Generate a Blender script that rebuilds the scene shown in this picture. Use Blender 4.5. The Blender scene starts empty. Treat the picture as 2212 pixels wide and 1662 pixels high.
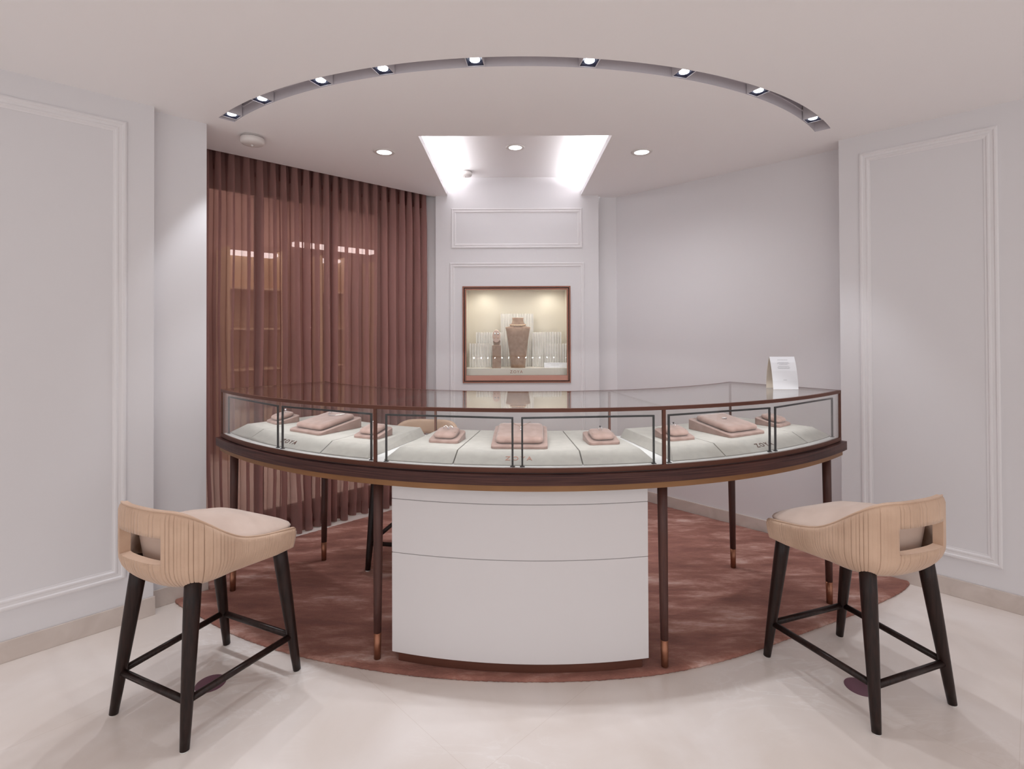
import bpy, bmesh, math, random
from math import sin, cos, pi, radians, hypot, atan2, degrees, sqrt
from mathutils import Vector, Matrix

random.seed(7)
SC = bpy.context.scene
COL = SC.collection

# ------------------------------------------------------------------ camera
H = 1.40
F_PX, CY_PX, PITCH, ROLL = 1131.4, 700.5, radians(0.51), radians(-0.2295)
cam_d = bpy.data.cameras.new('camera')
cam = bpy.data.objects.new('camera', cam_d)
COL.objects.link(cam)
cam_d.sensor_width = 36.0
cam_d.sensor_fit = 'HORIZONTAL'
cam_d.lens = 36.0 * F_PX / 2212.0
cam_d.shift_y = -(831.0 - CY_PX) / 2212.0
cam_d.clip_start = 0.02
_R0 = Vector((1, 0, 0)); _U0 = Vector((0, -sin(PITCH), cos(PITCH))); _F = Vector((0, cos(PITCH), sin(PITCH)))
_R = _R0 * cos(ROLL) + _U0 * sin(ROLL)
_U = -_R0 * sin(ROLL) + _U0 * cos(ROLL)
cm = Matrix((( _R.x, _U.x, -_F.x, 0), (_R.y, _U.y, -_F.y, 0), (_R.z, _U.z, -_F.z, H), (0, 0, 0, 1)))
cam.matrix_world = cm
SC.camera = cam

# ------------------------------------------------------------------ materials
def srgb(r, g, b):
    def f(c):
        c /= 255.0
        return c / 12.92 if c <= 0.04045 else ((c + 0.055) / 1.055) ** 2.4
    return (f(r), f(g), f(b), 1.0)

class NT:
    def __init__(s, name):
        s.m = bpy.data.materials.new(name); s.m.use_nodes = True
        s.t = s.m.node_tree; s.t.nodes.clear()
        s.out = s.n('ShaderNodeOutputMaterial')
    def n(s, typ, **kw):
        nd = s.t.nodes.new(typ)
        for k, v in kw.items():
            if k.startswith('i_'):
                nd.inputs[k[2:].replace('_', ' ')].default_value = v
            else:
                setattr(nd, k, v)
        return nd
    def l(s, a, ao, b, bi):
        s.t.links.new(a.outputs[ao], b.inputs[bi])

def principled(name, col, rough=0.5, metal=0.0, spec=0.5, var=0.0, var_scale=4.0, var_stretch=(1, 1, 1),
               bump=0.0, bump_scale=200.0, bump_stretch=(1, 1, 1), sheen=0.0, col2=None, detail=4.0, rot=(0, 0, 0), ramp=None, dist=0.0):
    s = NT(name)
    p = s.n('ShaderNodeBsdfPrincipled')
    p.inputs['Roughness'].default_value = rough
    p.inputs['Metallic'].default_value = metal
    p.inputs['Specular IOR Level'].default_value = spec
    if sheen:
        p.inputs['Sheen Weight'].default_value = sheen
        p.inputs['Sheen Roughness'].default_value = 0.4
    p.inputs['Base Color'].default_value = col
    tc = s.n('ShaderNodeTexCoord')
    if var or col2:
        mp = s.n('ShaderNodeMapping'); mp.inputs['Scale'].default_value = var_stretch; mp.inputs['Rotation'].default_value = rot
        nz = s.n('ShaderNodeTexNoise'); nz.inputs['Scale'].default_value = var_scale; nz.inputs['Detail'].default_value = detail
        nz.inputs['Distortion'].default_value = dist
        s.l(tc, 'Object', mp, 'Vector'); s.l(mp, 'Vector', nz, 'Vector')
        cr = s.n('ShaderNodeValToRGB')
        a, b = ramp if ramp else (0.35, 0.65)
        cr.color_ramp.elements[0].position = a; cr.color_ramp.elements[1].position = b
        c2 = col2 if col2 else tuple(min(1, c * (1 - var)) for c in col[:3]) + (1,)
        cr.color_ramp.elements[0].color = c2
        cr.color_ramp.elements[1].color = col
        s.l(nz, 'Fac', cr, 'Fac'); s.l(cr, 'Color', p, 'Base Color')
    if bump:
        mp2 = s.n('ShaderNodeMapping'); mp2.inputs['Scale'].default_value = bump_stretch; mp2.inputs['Rotation'].default_value = rot
        nz2 = s.n('ShaderNodeTexNoise'); nz2.inputs['Scale'].default_value = bump_scale; nz2.inputs['Detail'].default_value = 3.0
        bp = s.n('ShaderNodeBump'); bp.inputs['Strength'].default_value = bump; bp.inputs['Distance'].default_value = 0.004
        s.l(tc, 'Object', mp2, 'Vector'); s.l(mp2, 'Vector', nz2, 'Vector'); s.l(nz2, 'Fac', bp, 'Height'); s.l(bp, 'Normal', p, 'Normal')
    s.l(p, 'BSDF', s.out, 'Surface')
    return s.m

def emission(name, col, strength):
    s = NT(name); e = s.n('ShaderNodeEmission'); e.inputs['Color'].default_value = col; e.inputs['Strength'].default_value = strength
    s.l(e, 'Emission', s.out, 'Surface'); return s.m

def thin_glass(name, tint, ior=1.45):
    s = NT(name)
    tr = s.n('ShaderNodeBsdfTransparent'); tr.inputs['Color'].default_value = tint
    gl = s.n('ShaderNodeBsdfGlossy'); gl.inputs['Roughness'].default_value = 0.0; gl.inputs['Color'].default_value = (1, 1, 1, 1)
    fr = s.n('ShaderNodeFresnel'); fr.inputs['IOR'].default_value = ior
    mx = s.n('ShaderNodeMixShader')
    # keep the Fresnel term the same on the inside faces of the pane
    geo = s.n('ShaderNodeNewGeometry')
    fr2 = s.n('ShaderNodeFresnel'); fr2.inputs['IOR'].default_value = 1.0 / ior
    mixf = s.n('ShaderNodeMath', operation='MINIMUM')
    s.l(fr, 'Fac', mixf, 0); mixf.inputs[1].default_value = 0.9
    lw = s.n('ShaderNodeLayerWeight'); lw.inputs['Blend'].default_value = 0.5
    pw = s.n('ShaderNodeMath', operation='POWER'); pw.inputs[1].default_value = 5.0
    # Schlick from facing: Facing = 1-cos
    lw2 = s.n('ShaderNodeMath', operation='MULTIPLY_ADD'); lw2.inputs[1].default_value = 0.96; lw2.inputs[2].default_value = 0.02
    s.l(lw, 'Facing', pw, 0); s.l(pw, 'Value', lw2, 0)
    s.l(lw2, 'Value', mx, 'Fac'); s.l(tr, 'BSDF', mx, 1); s.l(gl, 'BSDF', mx, 2)
    s.t.nodes.remove(fr); s.t.nodes.remove(fr2); s.t.nodes.remove(mixf); s.t.nodes.remove(geo)
    s.l(mx, 'Shader', s.out, 'Surface'); return s.m

def sheer(name, col, tint, opacity):
    s = NT(name)
    tr = s.n('ShaderNodeBsdfTransparent'); tr.inputs['Color'].default_value = tint
    df = s.n('ShaderNodeBsdfDiffuse'); df.inputs['Color'].default_value = col
    tl = s.n('ShaderNodeBsdfTranslucent'); tl.inputs['Color'].default_value = col
    m1 = s.n('ShaderNodeMixShader'); m1.inputs['Fac'].default_value = 0.35
    s.l(df, 'BSDF', m1, 1); s.l(tl, 'BSDF', m1, 2)
    # cloth seen edge-on is denser
    lw = s.n('ShaderNodeLayerWeight'); lw.inputs['Blend'].default_value = 0.35
    ma = s.n('ShaderNodeMath', operation='MULTIPLY_ADD'); ma.inputs[1].default_value = 0.34; ma.inputs[2].default_value = opacity; ma.use_clamp = True
    s.l(lw, 'Facing', ma, 0)
    m2 = s.n('ShaderNodeMixShader')
    s.l(ma, 'Value', m2, 'Fac'); s.l(tr, 'BSDF', m2, 1); s.l(m1, 'Shader', m2, 2)
    s.l(m2, 'Shader', s.out, 'Surface'); return s.m

M = {}
M['wall'] = principled('wall_paint', (0.71, 0.693, 0.707, 1), 0.55, spec=0.3, bump=0.02, bump_scale=260)
M['ceil'] = principled('ceiling_paint', (0.92, 0.905, 0.91, 1), 0.8, spec=0.2, bump=0.015, bump_scale=300)
M['trim'] = principled('trim_paint', (0.755, 0.735, 0.745, 1), 0.42, spec=0.4)
M['skirt'] = principled('skirting_marble', (0.61, 0.535, 0.49, 1), 0.35, spec=0.45, var_scale=6.0, col2=(0.53, 0.455, 0.41, 1), detail=8, dist=1.2)
M['lacquer'] = principled('white_lacquer', (0.64, 0.615, 0.62, 1), 0.35, spec=0.4)
M['carcass'] = principled('grey_carcass', (0.30, 0.28, 0.285, 1), 0.6)
M['gap'] = principled('shadow_gap', (0.10, 0.085, 0.085, 1), 0.7)
M['bronze'] = principled('bronze_metal', (0.125, 0.047, 0.031, 1), 0.45, metal=0.3, spec=0.3, var=0.18, var_scale=3.0, var_stretch=(1, 1, 8))
M['brass'] = principled('aged_brass', (0.27, 0.135, 0.06, 1), 0.45, metal=0.55, var=0.15, var_scale=5.0)
M['copper'] = principled('copper_tip', (0.30, 0.130, 0.078, 1), 0.36, metal=0.8)
M['lettercopper'] = principled('letter_copper', (0.36, 0.17, 0.12, 1), 0.45, metal=0.4)
M['rosemetal'] = principled('rose_bronze_frame', (0.27, 0.118, 0.085, 1), 0.36, metal=0.6)
M['rosesill'] = principled('rose_copper_sill', (0.45, 0.23, 0.18, 1), 0.36, metal=0.6)
M['wood'] = principled('dark_wood_band', (0.085, 0.034, 0.028, 1), 0.45, spec=0.25, col2=(0.040, 0.015, 0.014, 1), ramp=(.42, .58), var_scale=3.0, var_stretch=(1.2, 1.2, 95), detail=8, bump=0.12, bump_scale=5, bump_stretch=(2, 2, 130))
M['legwood'] = principled('counter_leg_wood', (0.085, 0.035, 0.027, 1), 0.38, spec=0.3, col2=(0.065, 0.028, 0.024, 1), var_scale=14, var_stretch=(6, 6, 0.5), detail=6)
M['stoolwood'] = principled('wenge_wood', (0.026, 0.0115, 0.009, 1), 0.36, spec=0.28, col2=(0.011, 0.005, 0.004, 1), var_scale=16, var_stretch=(7, 7, 0.5), detail=6)
M['fabric'] = principled('beige_suede', (0.62, 0.44, 0.325, 1), 0.85, spec=0.15, col2=(0.53, 0.365, 0.265, 1), var_scale=9, detail=5, sheen=0.25, bump=0.08, bump_scale=400)
M['seatfab'] = principled('beige_suede_seat', (0.60, 0.475, 0.405, 1), 0.85, spec=0.15, col2=(0.54, 0.415, 0.35, 1), var_scale=6, detail=5, sheen=0.3, bump=0.08, bump_scale=400)
M['glide'] = principled('felt_glide', (0.72, 0.70, 0.68, 1), 0.7)
M['cream'] = principled('cream_leather', (0.43, 0.405, 0.37, 1), 0.7, spec=0.2, var=0.08, var_scale=30, bump=0.06, bump_scale=350)
M['deck'] = principled('white_deck', (0.70, 0.69, 0.68, 1), 0.4)
M['pinksuede'] = principled('pink_suede', (0.310, 0.212, 0.182, 1), 0.85, spec=0.12, col2=(0.255, 0.166, 0.140, 1), var_scale=28, detail=4, sheen=0.3, bump=0.1, bump_scale=500)
M['taupe'] = principled('taupe_suede', (0.40, 0.275, 0.205, 1), 0.85, spec=0.12, col2=(0.31, 0.20, 0.145, 1), var_scale=30, detail=4, sheen=0.3)
M['blush'] = principled('blush_card', (0.72, 0.52, 0.44, 1), 0.7)
M['black'] = principled('black_metal', (0.012, 0.011, 0.013, 1), 0.45, spec=0.25)
M['greymetal'] = principled('grey_channel', (0.66, 0.63, 0.67, 1), 0.5)
M['housing'] = principled('spot_housing', (0.66, 0.63, 0.66, 1), 0.5)
M['baffle'] = principled('black_baffle', (0.012, 0.013, 0.03, 1), 0.45)
M['lens'] = emission('led_lens', (0.86, 0.92, 1.0, 1), 9.0)
M['lamp'] = emission('downlight_lamp', (0.97, 0.98, 1.0, 1), 3.2)
M['plastic'] = principled('white_plastic', (0.74, 0.70, 0.68, 1), 0.45)
M['paper'] = principled('white_paper', (0.80, 0.80, 0.83, 1), 0.8)
M['paperin'] = principled('cream_paper', (0.66, 0.58, 0.49, 1), 0.8)
M['pleat'] = principled('white_pleated_paper', (0.83, 0.81, 0.78, 1), 0.8)
M['print'] = principled('grey_print', (0.33, 0.33, 0.36, 1), 0.8)
M['silver'] = principled('silver', (0.85, 0.85, 0.88, 1), 0.12, metal=1.0)
M['gold'] = principled('rose_gold', (0.80, 0.55, 0.40, 1), 0.2, metal=1.0)
M['gem'] = principled('clear_stone', (0.93, 0.94, 0.97, 1), 0.05, spec=1.0)
M['darkgem'] = principled('dark_stone', (0.02, 0.02, 0.025, 1), 0.1, spec=1.0)
M['dot'] = principled('plum_vinyl', (0.155, 0.065, 0.095, 1), 0.4)
M['glass'] = thin_glass('clear_glass', (0.975, 0.98, 0.975, 1))
M['topglass'] = thin_glass('top_glass', (0.95, 0.955, 0.945, 1))
M['wglass'] = thin_glass('window_glass', (0.93, 0.94, 0.94, 1))
M['sheer'] = sheer('sheer_voile', (0.45, 0.26, 0.238, 1), (0.86, 0.68, 0.63, 1), 0.63)
M['sheerhem'] = sheer('sheer_voile_doubled', (0.25, 0.115, 0.10, 1), (0.7, 0.5, 0.45, 1), 0.74)
M['winframe'] = principled('window_frame_dark', (0.055, 0.035, 0.03, 1), 0.5)
M['outwall'] = principled('outside_wall', (0.42, 0.27, 0.23, 1), 0.7, col2=(0.20, 0.12, 0.10, 1), var_scale=1.6, detail=3)
M['outshelf'] = principled('outside_shelf', (0.60, 0.46, 0.30, 1), 0.5)
M['outlamp'] = emission('outside_lamp', (1.0, 0.95, 0.97, 1), 2.6)

# floor: large diagonal marble tiles
def floor_mat():
    s = NT('cream_marble_floor')
    p = s.n('ShaderNodeBsdfPrincipled'); p.inputs['Roughness'].default_value = 0.22; p.inputs['Specular IOR Level'].default_value = 0.42
    tc = s.n('ShaderNodeTexCoord')
    n1 = s.n('ShaderNodeTexNoise'); n1.inputs['Scale'].default_value = 2.2; n1.inputs['Detail'].default_value = 7; n1.inputs['Distortion'].default_value = 0.6
    s.l(tc, 'Object', n1, 'Vector')
    r1 = s.n('ShaderNodeValToRGB')
    r1.color_ramp.elements[0].position = 0.36; r1.color_ramp.elements[0].color = (0.71, 0.635, 0.585, 1)
    r1.color_ramp.elements[1].position = 0.66; r1.color_ramp.elements[1].color = (0.80, 0.74, 0.705, 1)
    s.l(n1, 'Fac', r1, 'Fac')
    mp = s.n('ShaderNodeMapping'); mp.inputs['Rotation'].default_value = (0, 0, 0.6); mp.inputs['Scale'].default_value = (1.0, 2.6, 1)
    n2 = s.n('ShaderNodeTexNoise'); n2.inputs['Scale'].default_value = 2.4; n2.inputs['Detail'].default_value = 9; n2.inputs['Roughness'].default_value = 0.62; n2.inputs['Distortion'].default_value = 1.2
    s.l(tc, 'Object', mp, 'Vector'); s.l(mp, 'Vector', n2, 'Vector')
    ab = s.n('ShaderNodeMath', operation='SUBTRACT'); ab.inputs[1].default_value = 0.5
    ab2 = s.n('ShaderNodeMath', operation='ABSOLUTE')
    s.l(n2, 'Fac', ab, 0); s.l(ab, 'Value', ab2, 0)
    r2 = s.n('ShaderNodeValToRGB')
    r2.color_ramp.elements[0].position = 0.0; r2.color_ramp.elements[0].color = (1, 1, 1, 1)
    r2.color_ramp.elements[1].position = 0.03; r2.color_ramp.elements[1].color = (0, 0, 0, 1)
    s.l(ab2, 'Value', r2, 'Fac')
    n3 = s.n('ShaderNodeTexNoise'); n3.inputs['Scale'].default_value = 1.1
    s.l(tc, 'Object', n3, 'Vector')
    r3 = s.n('ShaderNodeValToRGB'); r3.color_ramp.elements[0].position = 0.48; r3.color_ramp.elements[1].position = 0.62
    s.l(n3, 'Fac', r3, 'Fac')
    mu = s.n('ShaderNodeMath', operation='MULTIPLY'); s.l(r2, 'Color', mu, 0); s.l(r3, 'Color', mu, 1)
    mu2 = s.n('ShaderNodeMath', operation='MULTIPLY'); mu2.inputs[1].default_value = 0.5; s.l(mu, 'Value', mu2, 0)
    mx = s.n('ShaderNodeMixRGB'); mx.inputs['Color2'].default_value = (0.90, 0.87, 0.85, 1)
    s.l(mu2, 'Value', mx, 'Fac'); s.l(r1, 'Color', mx, 'Color1')
    # joints
    mb = s.n('ShaderNodeMapping'); mb.inputs['Rotation'].default_value = (0, 0, radians(45)); mb.inputs['Location'].default_value = (0.05, -1.08, 0)
    br = s.n('ShaderNodeTexBrick'); br.offset = 0.0; br.inputs['Scale'].default_value = 1.0
    br.inputs['Brick Width'].default_value = 1.2; br.inputs['Row Height'].default_value = 1.2; br.inputs['Mortar Size'].default_value = 0.0012
    br.inputs['Color1'].default_value = (1, 1, 1, 1); br.inputs['Color2'].default_value = (1, 1, 1, 1); br.inputs['Mortar'].default_value = (0.92, 0.90, 0.885, 1)
    s.l(tc, 'Object', mb, 'Vector'); s.l(mb, 'Vector', br, 'Vector')
    mm = s.n('ShaderNodeMixRGB', blend_type='MULTIPLY'); mm.inputs['Fac'].default_value = 1.0
    s.l(mx, 'Color', mm, 'Color1'); s.l(br, 'Color', mm, 'Color2')
    s.l(mm, 'Color', p, 'Base Color'); s.l(p, 'BSDF', s.out, 'Surface')
    return s.m
M['floor'] = floor_mat()

def rug_mat():
    s = NT('viscose_rug_pile')
    p = s.n('ShaderNodeBsdfPrincipled'); p.inputs['Roughness'].default_value = 0.75; p.inputs['Specular IOR Level'].default_value = 0.2
    p.inputs['Sheen Weight'].default_value = 0.10; p.inputs['Sheen Roughness'].default_value = 0.35
    tc = s.n('ShaderNodeTexCoord')
    mp = s.n('ShaderNodeMapping'); mp.inputs['Rotation'].default_value = (0, 0, radians(58)); mp.inputs['Scale'].default_value = (0.85, 3.0, 1)
    s.l(tc, 'Object', mp, 'Vector')
    n1 = s.n('ShaderNodeTexNoise'); n1.inputs['Scale'].default_value = 2.3; n1.inputs['Detail'].default_value = 10; n1.inputs['Roughness'].default_value = 0.68; n1.inputs['Distortion'].default_value = 0.15
    s.l(mp, 'Vector', n1, 'Vector')
    cr = s.n('ShaderNodeValToRGB')
    e = cr.color_ramp.elements
    e[0].position = 0.37; e[0].color = (0.21, 0.090, 0.070, 1)
    e[1].position = 0.69; e[1].color = (0.68, 0.51, 0.46, 1)  # pale stops paint the pile's sheen patches into the base colour
    k = e.new(0.50); k.color = (0.30, 0.133, 0.102, 1)
    k2 = e.new(0.575); k2.color = (0.43, 0.235, 0.19, 1)
    s.l(n1, 'Fac', cr, 'Fac'); s.l(cr, 'Color', p, 'Base Color')
    mp2 = s.n('ShaderNodeMapping'); mp2.inputs['Rotation'].default_value = (0, 0, radians(52)); mp2.inputs['Scale'].default_value = (30, 110, 60)
    n2 = s.n('ShaderNodeTexNoise'); n2.inputs['Scale'].default_value = 2.6; n2.inputs['Detail'].default_value = 4
    s.l(tc, 'Object', mp2, 'Vector'); s.l(mp2, 'Vector', n2, 'Vector')
    bp = s.n('ShaderNodeBump'); bp.inputs['Strength'].default_value = 0.55; bp.inputs['Distance'].default_value = 0.006
    s.l(n2, 'Fac', bp, 'Height'); s.l(bp, 'Normal', p, 'Normal')
    s.l(p, 'BSDF', s.out, 'Surface')
    return s.m
M['rug'] = rug_mat()

# ------------------------------------------------------------------ object helpers
WM = {}   # object name -> world matrix (roots only)

def root_of(o):
    while o.parent is not None:
        o = o.parent
    return o

def tag(o, label=None, cat=None, group=None, kind=None):
    if label: o['label'] = label
    if cat: o['category'] = cat
    if group: o['group'] = group
    if kind: o['kind'] = kind
    return o

def place(o, loc, rz=0.0):
    o.location = loc; o.rotation_euler = (0, 0, rz)
    WM[o.name] = Matrix.Translation(Vector(loc)) @ Matrix.Rotation(rz, 4, 'Z')

def thing(name, label, cat, loc=(0, 0, 0), rz=0.0, group=None):
    o = bpy.data.objects.new(name, None); COL.objects.link(o)
    o.empty_display_size = 0.1
    place(o, loc, rz)
    return tag(o, label, cat, group)

def link_mesh(name, me, m, parent=None):
    o = bpy.data.objects.new(name, me); COL.objects.link(o)
    if m is not None: me.materials.append(m)
    if parent is not None: o.parent = parent
    return o

class B:
    """collects world or local verts / faces for ONE mesh"""
    def __init__(s): s.v = []; s.f = []; s.sm = []
    def add(s, vs, fs, smooth=False):
        k = len(s.v); s.v += [tuple(x) for x in vs]; s.f += [tuple(i + k for i in f) for f in fs]; s.sm += [smooth] * len(fs); return s
    def box(s, x0, x1, y0, y1, z0, z1, T=None):
        vs = [(x, y, z) for z in (z0, z1) for y in (y0, y1) for x in (x0, x1)]
        if T: vs = [T(*v) for v in vs]
        return s.add(vs, [(0, 2, 3, 1), (4, 5, 7, 6), (0, 1, 5, 4), (2, 6, 7, 3), (0, 4, 6, 2), (1, 3, 7, 5)])
    def loops(s, loops, cap0=True, cap1=True, smooth=True, closed=True):
        n = len(loops[0]); k = len(s.v); fs = []
        for L in loops: s.v += [tuple(p) for p in L]
        for i in range(len(loops) - 1):
            for j in range(n if closed else n - 1):
                a = k + i * n + j; b = k + i * n + (j + 1) % n
                fs.append((a, b, b + n, a + n))
        s.f += fs; s.sm += [smooth] * len(fs)
        if cap0: s.f.append(tuple(k + j for j in range(n))[::-1]); s.sm.append(False)
        if cap1: s.f.append(tuple(k + (len(loops) - 1) * n + j for j in range(n))); s.sm.append(False)
        return s
    def lathe(s, prof, cx=0, cy=0, n=24, sy=1.0, smooth=True, cap0=True, cap1=True):
        return s.loops([[(cx + r * cos(2 * pi * j / n), cy + r * sy * sin(2 * pi * j / n), z) for j in range(n)] for r, z in prof], cap0, cap1, smooth)
    def tube(s, pts, r, n=8, smooth=True, closed=False):
        pts = [Vector(p) for p in pts]; L = []
        up0 = Vector((0, 0, 1))
        for i, p in enumerate(pts):
            if closed: d = pts[(i + 1) % len(pts)] - pts[i - 1]
            else: d = pts[min(i + 1, len(pts) - 1)] - pts[max(i - 1, 0)]
            d.normalize()
            up = up0 if abs(d.z) < 0.95 else Vector((1, 0, 0))
            a = d.cross(up).normalized(); b = a.cross(d).normalized()
            rr = r[i] if isinstance(r, (list, tuple)) else r
            L.append([p + a * rr * cos(2 * pi * j / n) + b * rr * sin(2 * pi * j / n) for j in range(n)])
        if closed: L.append(L[0]); return s.loops(L, False, False, smooth)
        return s.loops(L, True, True, smooth)
    def build(s, name, m, parent=None, local=False, origin=None, rz=0.0, fix=True, bevel=0.0, sub=0):
        me = bpy.data.meshes.new(name)
        vs = s.v
        if not local:
            if parent is not None:
                inv = WM[root_of(parent).name].inverted()
            else:
                if origin is None:
                    xs = [v[0] for v in vs]; ys = [v[1] for v in vs]; zs = [v[2] for v in vs]
                    origin = ((min(xs) + max(xs)) / 2, (min(ys) + max(ys)) / 2, min(zs))
                inv = (Matrix.Translation(Vector(origin)) @ Matrix.Rotation(rz, 4, 'Z')).inverted()
            vs = [tuple(inv @ Vector(v)) for v in vs]
        me.from_pydata(vs, [], s.f)
        me.update()
        for p, sm in zip(me.polygons, s.sm): p.use_smooth = sm
        if fix:
            bm = bmesh.new(); bm.from_mesh(me)
            bmesh.ops.remove_doubles(bm, verts=bm.verts, dist=1e-6)
            bmesh.ops.recalc_face_normals(bm, faces=bm.faces)
            bm.to_mesh(me); bm.free()
        o = link_mesh(name, me, m, parent)
        if parent is None:
            if local: place(o, origin or (0, 0, 0), rz)
            else: place(o, origin, rz)
        if bevel:
            md = o.modifiers.new('bevel', 'BEVEL'); md.width = bevel; md.segments = 2; md.limit_method = 'ANGLE'; md.angle_limit = radians(40)
        if sub:
            md = o.modifiers.new('sub', 'SUBSURF'); md.levels = sub; md.render_levels = sub
        return o

def struct(o, kind='structure'):
    o['kind'] = kind; return o

def copy_tree(o, loc=None, rz=None, label=None):
    c = o.copy(); COL.objects.link(c)
    if loc is not None: place(c, loc, rz if rz is not None else o.rotation_euler.z)
    if label: c['label'] = label
    for ch in o.children:
        d = ch.copy(); COL.objects.link(d); d.parent = c
        for g in ch.children:
            e = g.copy(); COL.objects.link(e); e.parent = d
    return c

def lerp_tab(tab, x):
    if x <= tab[0][0]: return tab[0][1]
    for (a, va), (b, vb) in zip(tab, tab[1:]):
        if x <= b:
            t = (x - a) / (b - a); return va + (vb - va) * t
    return tab[-1][1]

def smooth_tab(tab, x):
    if x <= tab[0][0]: return tab[0][1]
    for i in range(len(tab) - 1):
        if x <= tab[i + 1][0]:
            x0, y0 = tab[i]; x1, y1 = tab[i + 1]
            xm, ym = tab[i - 1] if i > 0 else (x0 - (x1 - x0), y0 - (y1 - y0) * 0)
            xp, yp = tab[i + 2] if i + 2 < len(tab) else (x1 + (x1 - x0), y1)
            m0 = (y1 - ym) / (x1 - xm); m1 = (yp - y0) / (xp - x0)
            h = x1 - x0; t = (x - x0) / h
            return (2*t**3-3*t*t+1)*y0 + (t**3-2*t*t+t)*h*m0 + (-2*t**3+3*t*t)*y1 + (t**3-t*t)*h*m1
    return tab[-1][1]

# ------------------------------------------------------------------ room frame
ZC = 2.511
PSI_L = radians(45.5707); PSI_R = radians(45.7096)
NL = Vector((-cos(PSI_L), sin(PSI_L), 0)); TL = Vector((sin(PSI_L), cos(PSI_L), 0))
NR = Vector((sin(PSI_R), cos(PSI_R), 0)); TR = Vector((-cos(PSI_R), sin(PSI_R), 0))
def PL(d, s, z): return NL * d + TL * s + Vector((0, 0, z))
def PR(d, s, z): return NR * d + TR * s + Vector((0, 0, z))

# floor
b = B(); b.add([(-6, -4, 0), (6, -4, 0), (6, 9, 0), (-6, 9, 0)], [(0, 1, 2, 3)])
struct(b.build('floor', M['floor'], origin=(0, 0, 0)))

# ceiling with the light slot and the cove opening cut out
SLOT_C = (0.036, 4.46); SLOT_RO, SLOT_RI = 2.334, 2.256; SLOT_A0, SLOT_A1 = -42.2, 48.4
def slot_pt(R, a, z): return Vector((SLOT_C[0] + R * sin(radians(a)), SLOT_C[1] - R * cos(radians(a)), z))
CV = dict(x0=-0.535, x1=0.580, y0=3.005, y1=4.362)
POCKET_D = 3.592
def ceiling():
    outer = [(-6, -4), (6, -4), (6, 5.2), (0.75, 5.2), (0.75, 4.41), (CV['x1'], 4.41), (CV['x1'], CV['y0']), (CV['x0'], CV['y0']), (CV['x0'], 4.41)]
    q = PL(POCKET_D, 2.68, 0); outer.append((q.x, q.y))
    q = PL(POCKET_D, 0.74, 0); outer.append((q.x, q.y))
    outer.append((-6, 3.11))
    bm = bmesh.new()
    def loop(pts):
        vs = [bm.verts.new((x, y, ZC)) for x, y in pts]
        return [bm.edges.new((vs[i], vs[(i + 1) % len(vs)])) for i in range(len(vs))]
    ed = loop(outer)
    N = 90
    sl = [slot_pt(SLOT_RO, SLOT_A0 + (SLOT_A1 - SLOT_A0) * i / N, 0) for i in range(N + 1)] + \
         [slot_pt(SLOT_RI, SLOT_A1 + (SLOT_A0 - SLOT_A1) * i / N, 0) for i in range(N + 1)]
    ed += loop([(p.x, p.y) for p in sl])
    bmesh.ops.triangle_fill(bm, use_beauty=True, edges=ed)
    bmesh.ops.recalc_face_normals(bm, faces=bm.faces)
    me = bpy.data.meshes.new('ceiling'); bm.to_mesh(me); bm.free()
    o = link_mesh('ceiling', me, M['ceil']); place(o, (0, 0, 0))
    return struct(o)
ceiling()

# cove above the opening
b = B()
z1 = 2.552; zu = 2.665
for (x0, x1) in ((CV['x0'] - 0.022, CV['x0']), (CV['x1'], CV['x1'] + 0.022)):
    b.box(x0, x1, CV['y0'] - 0.022, 4.36, ZC + 0.0005, z1)
b.box(CV['x0'] - 0.022, CV['x1'] + 0.022, CV['y0'] - 0.022, CV['y0'], ZC + 0.0005, z1)
struct(b.build('ceiling_cove_lip', M['trim']))
b = B()
X0, X1, Y0, Y1 = CV['x0'] - 0.097, CV['x1'] + 0.14, CV['y0'] - 0.17, 4.361
b.add([(X0, Y0, zu), (X1, Y0, zu), (X1, Y1, zu), (X0, Y1, zu)], [(0, 1, 2, 3)])
b.add([(X0, Y0, ZC), (X0, Y1, ZC), (X0, Y1, zu), (X0, Y0, zu)], [(0, 1, 2, 3)])
b.add([(X1, Y0, ZC), (X1, Y1, ZC), (X1, Y1, zu), (X1, Y0, zu)], [(0, 1, 2, 3)])
b.add([(X0, Y0, ZC), (X1, Y0, ZC), (X1, Y0, zu), (X0, Y0, zu)], [(0, 1, 2, 3)])
b.add([(X0, Y0, ZC + 0.004), (X0, Y1, ZC + 0.004), (CV['x0'] - 0.01, Y1, ZC + 0.004), (CV['x0'] - 0.01, Y0, ZC + 0.004)], [(0, 1, 2, 3)])
b.add([(CV['x1'] + 0.01, Y0, ZC + 0.004), (CV['x1'] + 0.01, Y1, ZC + 0.004), (X1, Y1, ZC + 0.004), (X1, Y0, ZC + 0.004)], [(0, 1, 2, 3)])
struct(b.build('ceiling_cove', M['ceil']))

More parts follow.
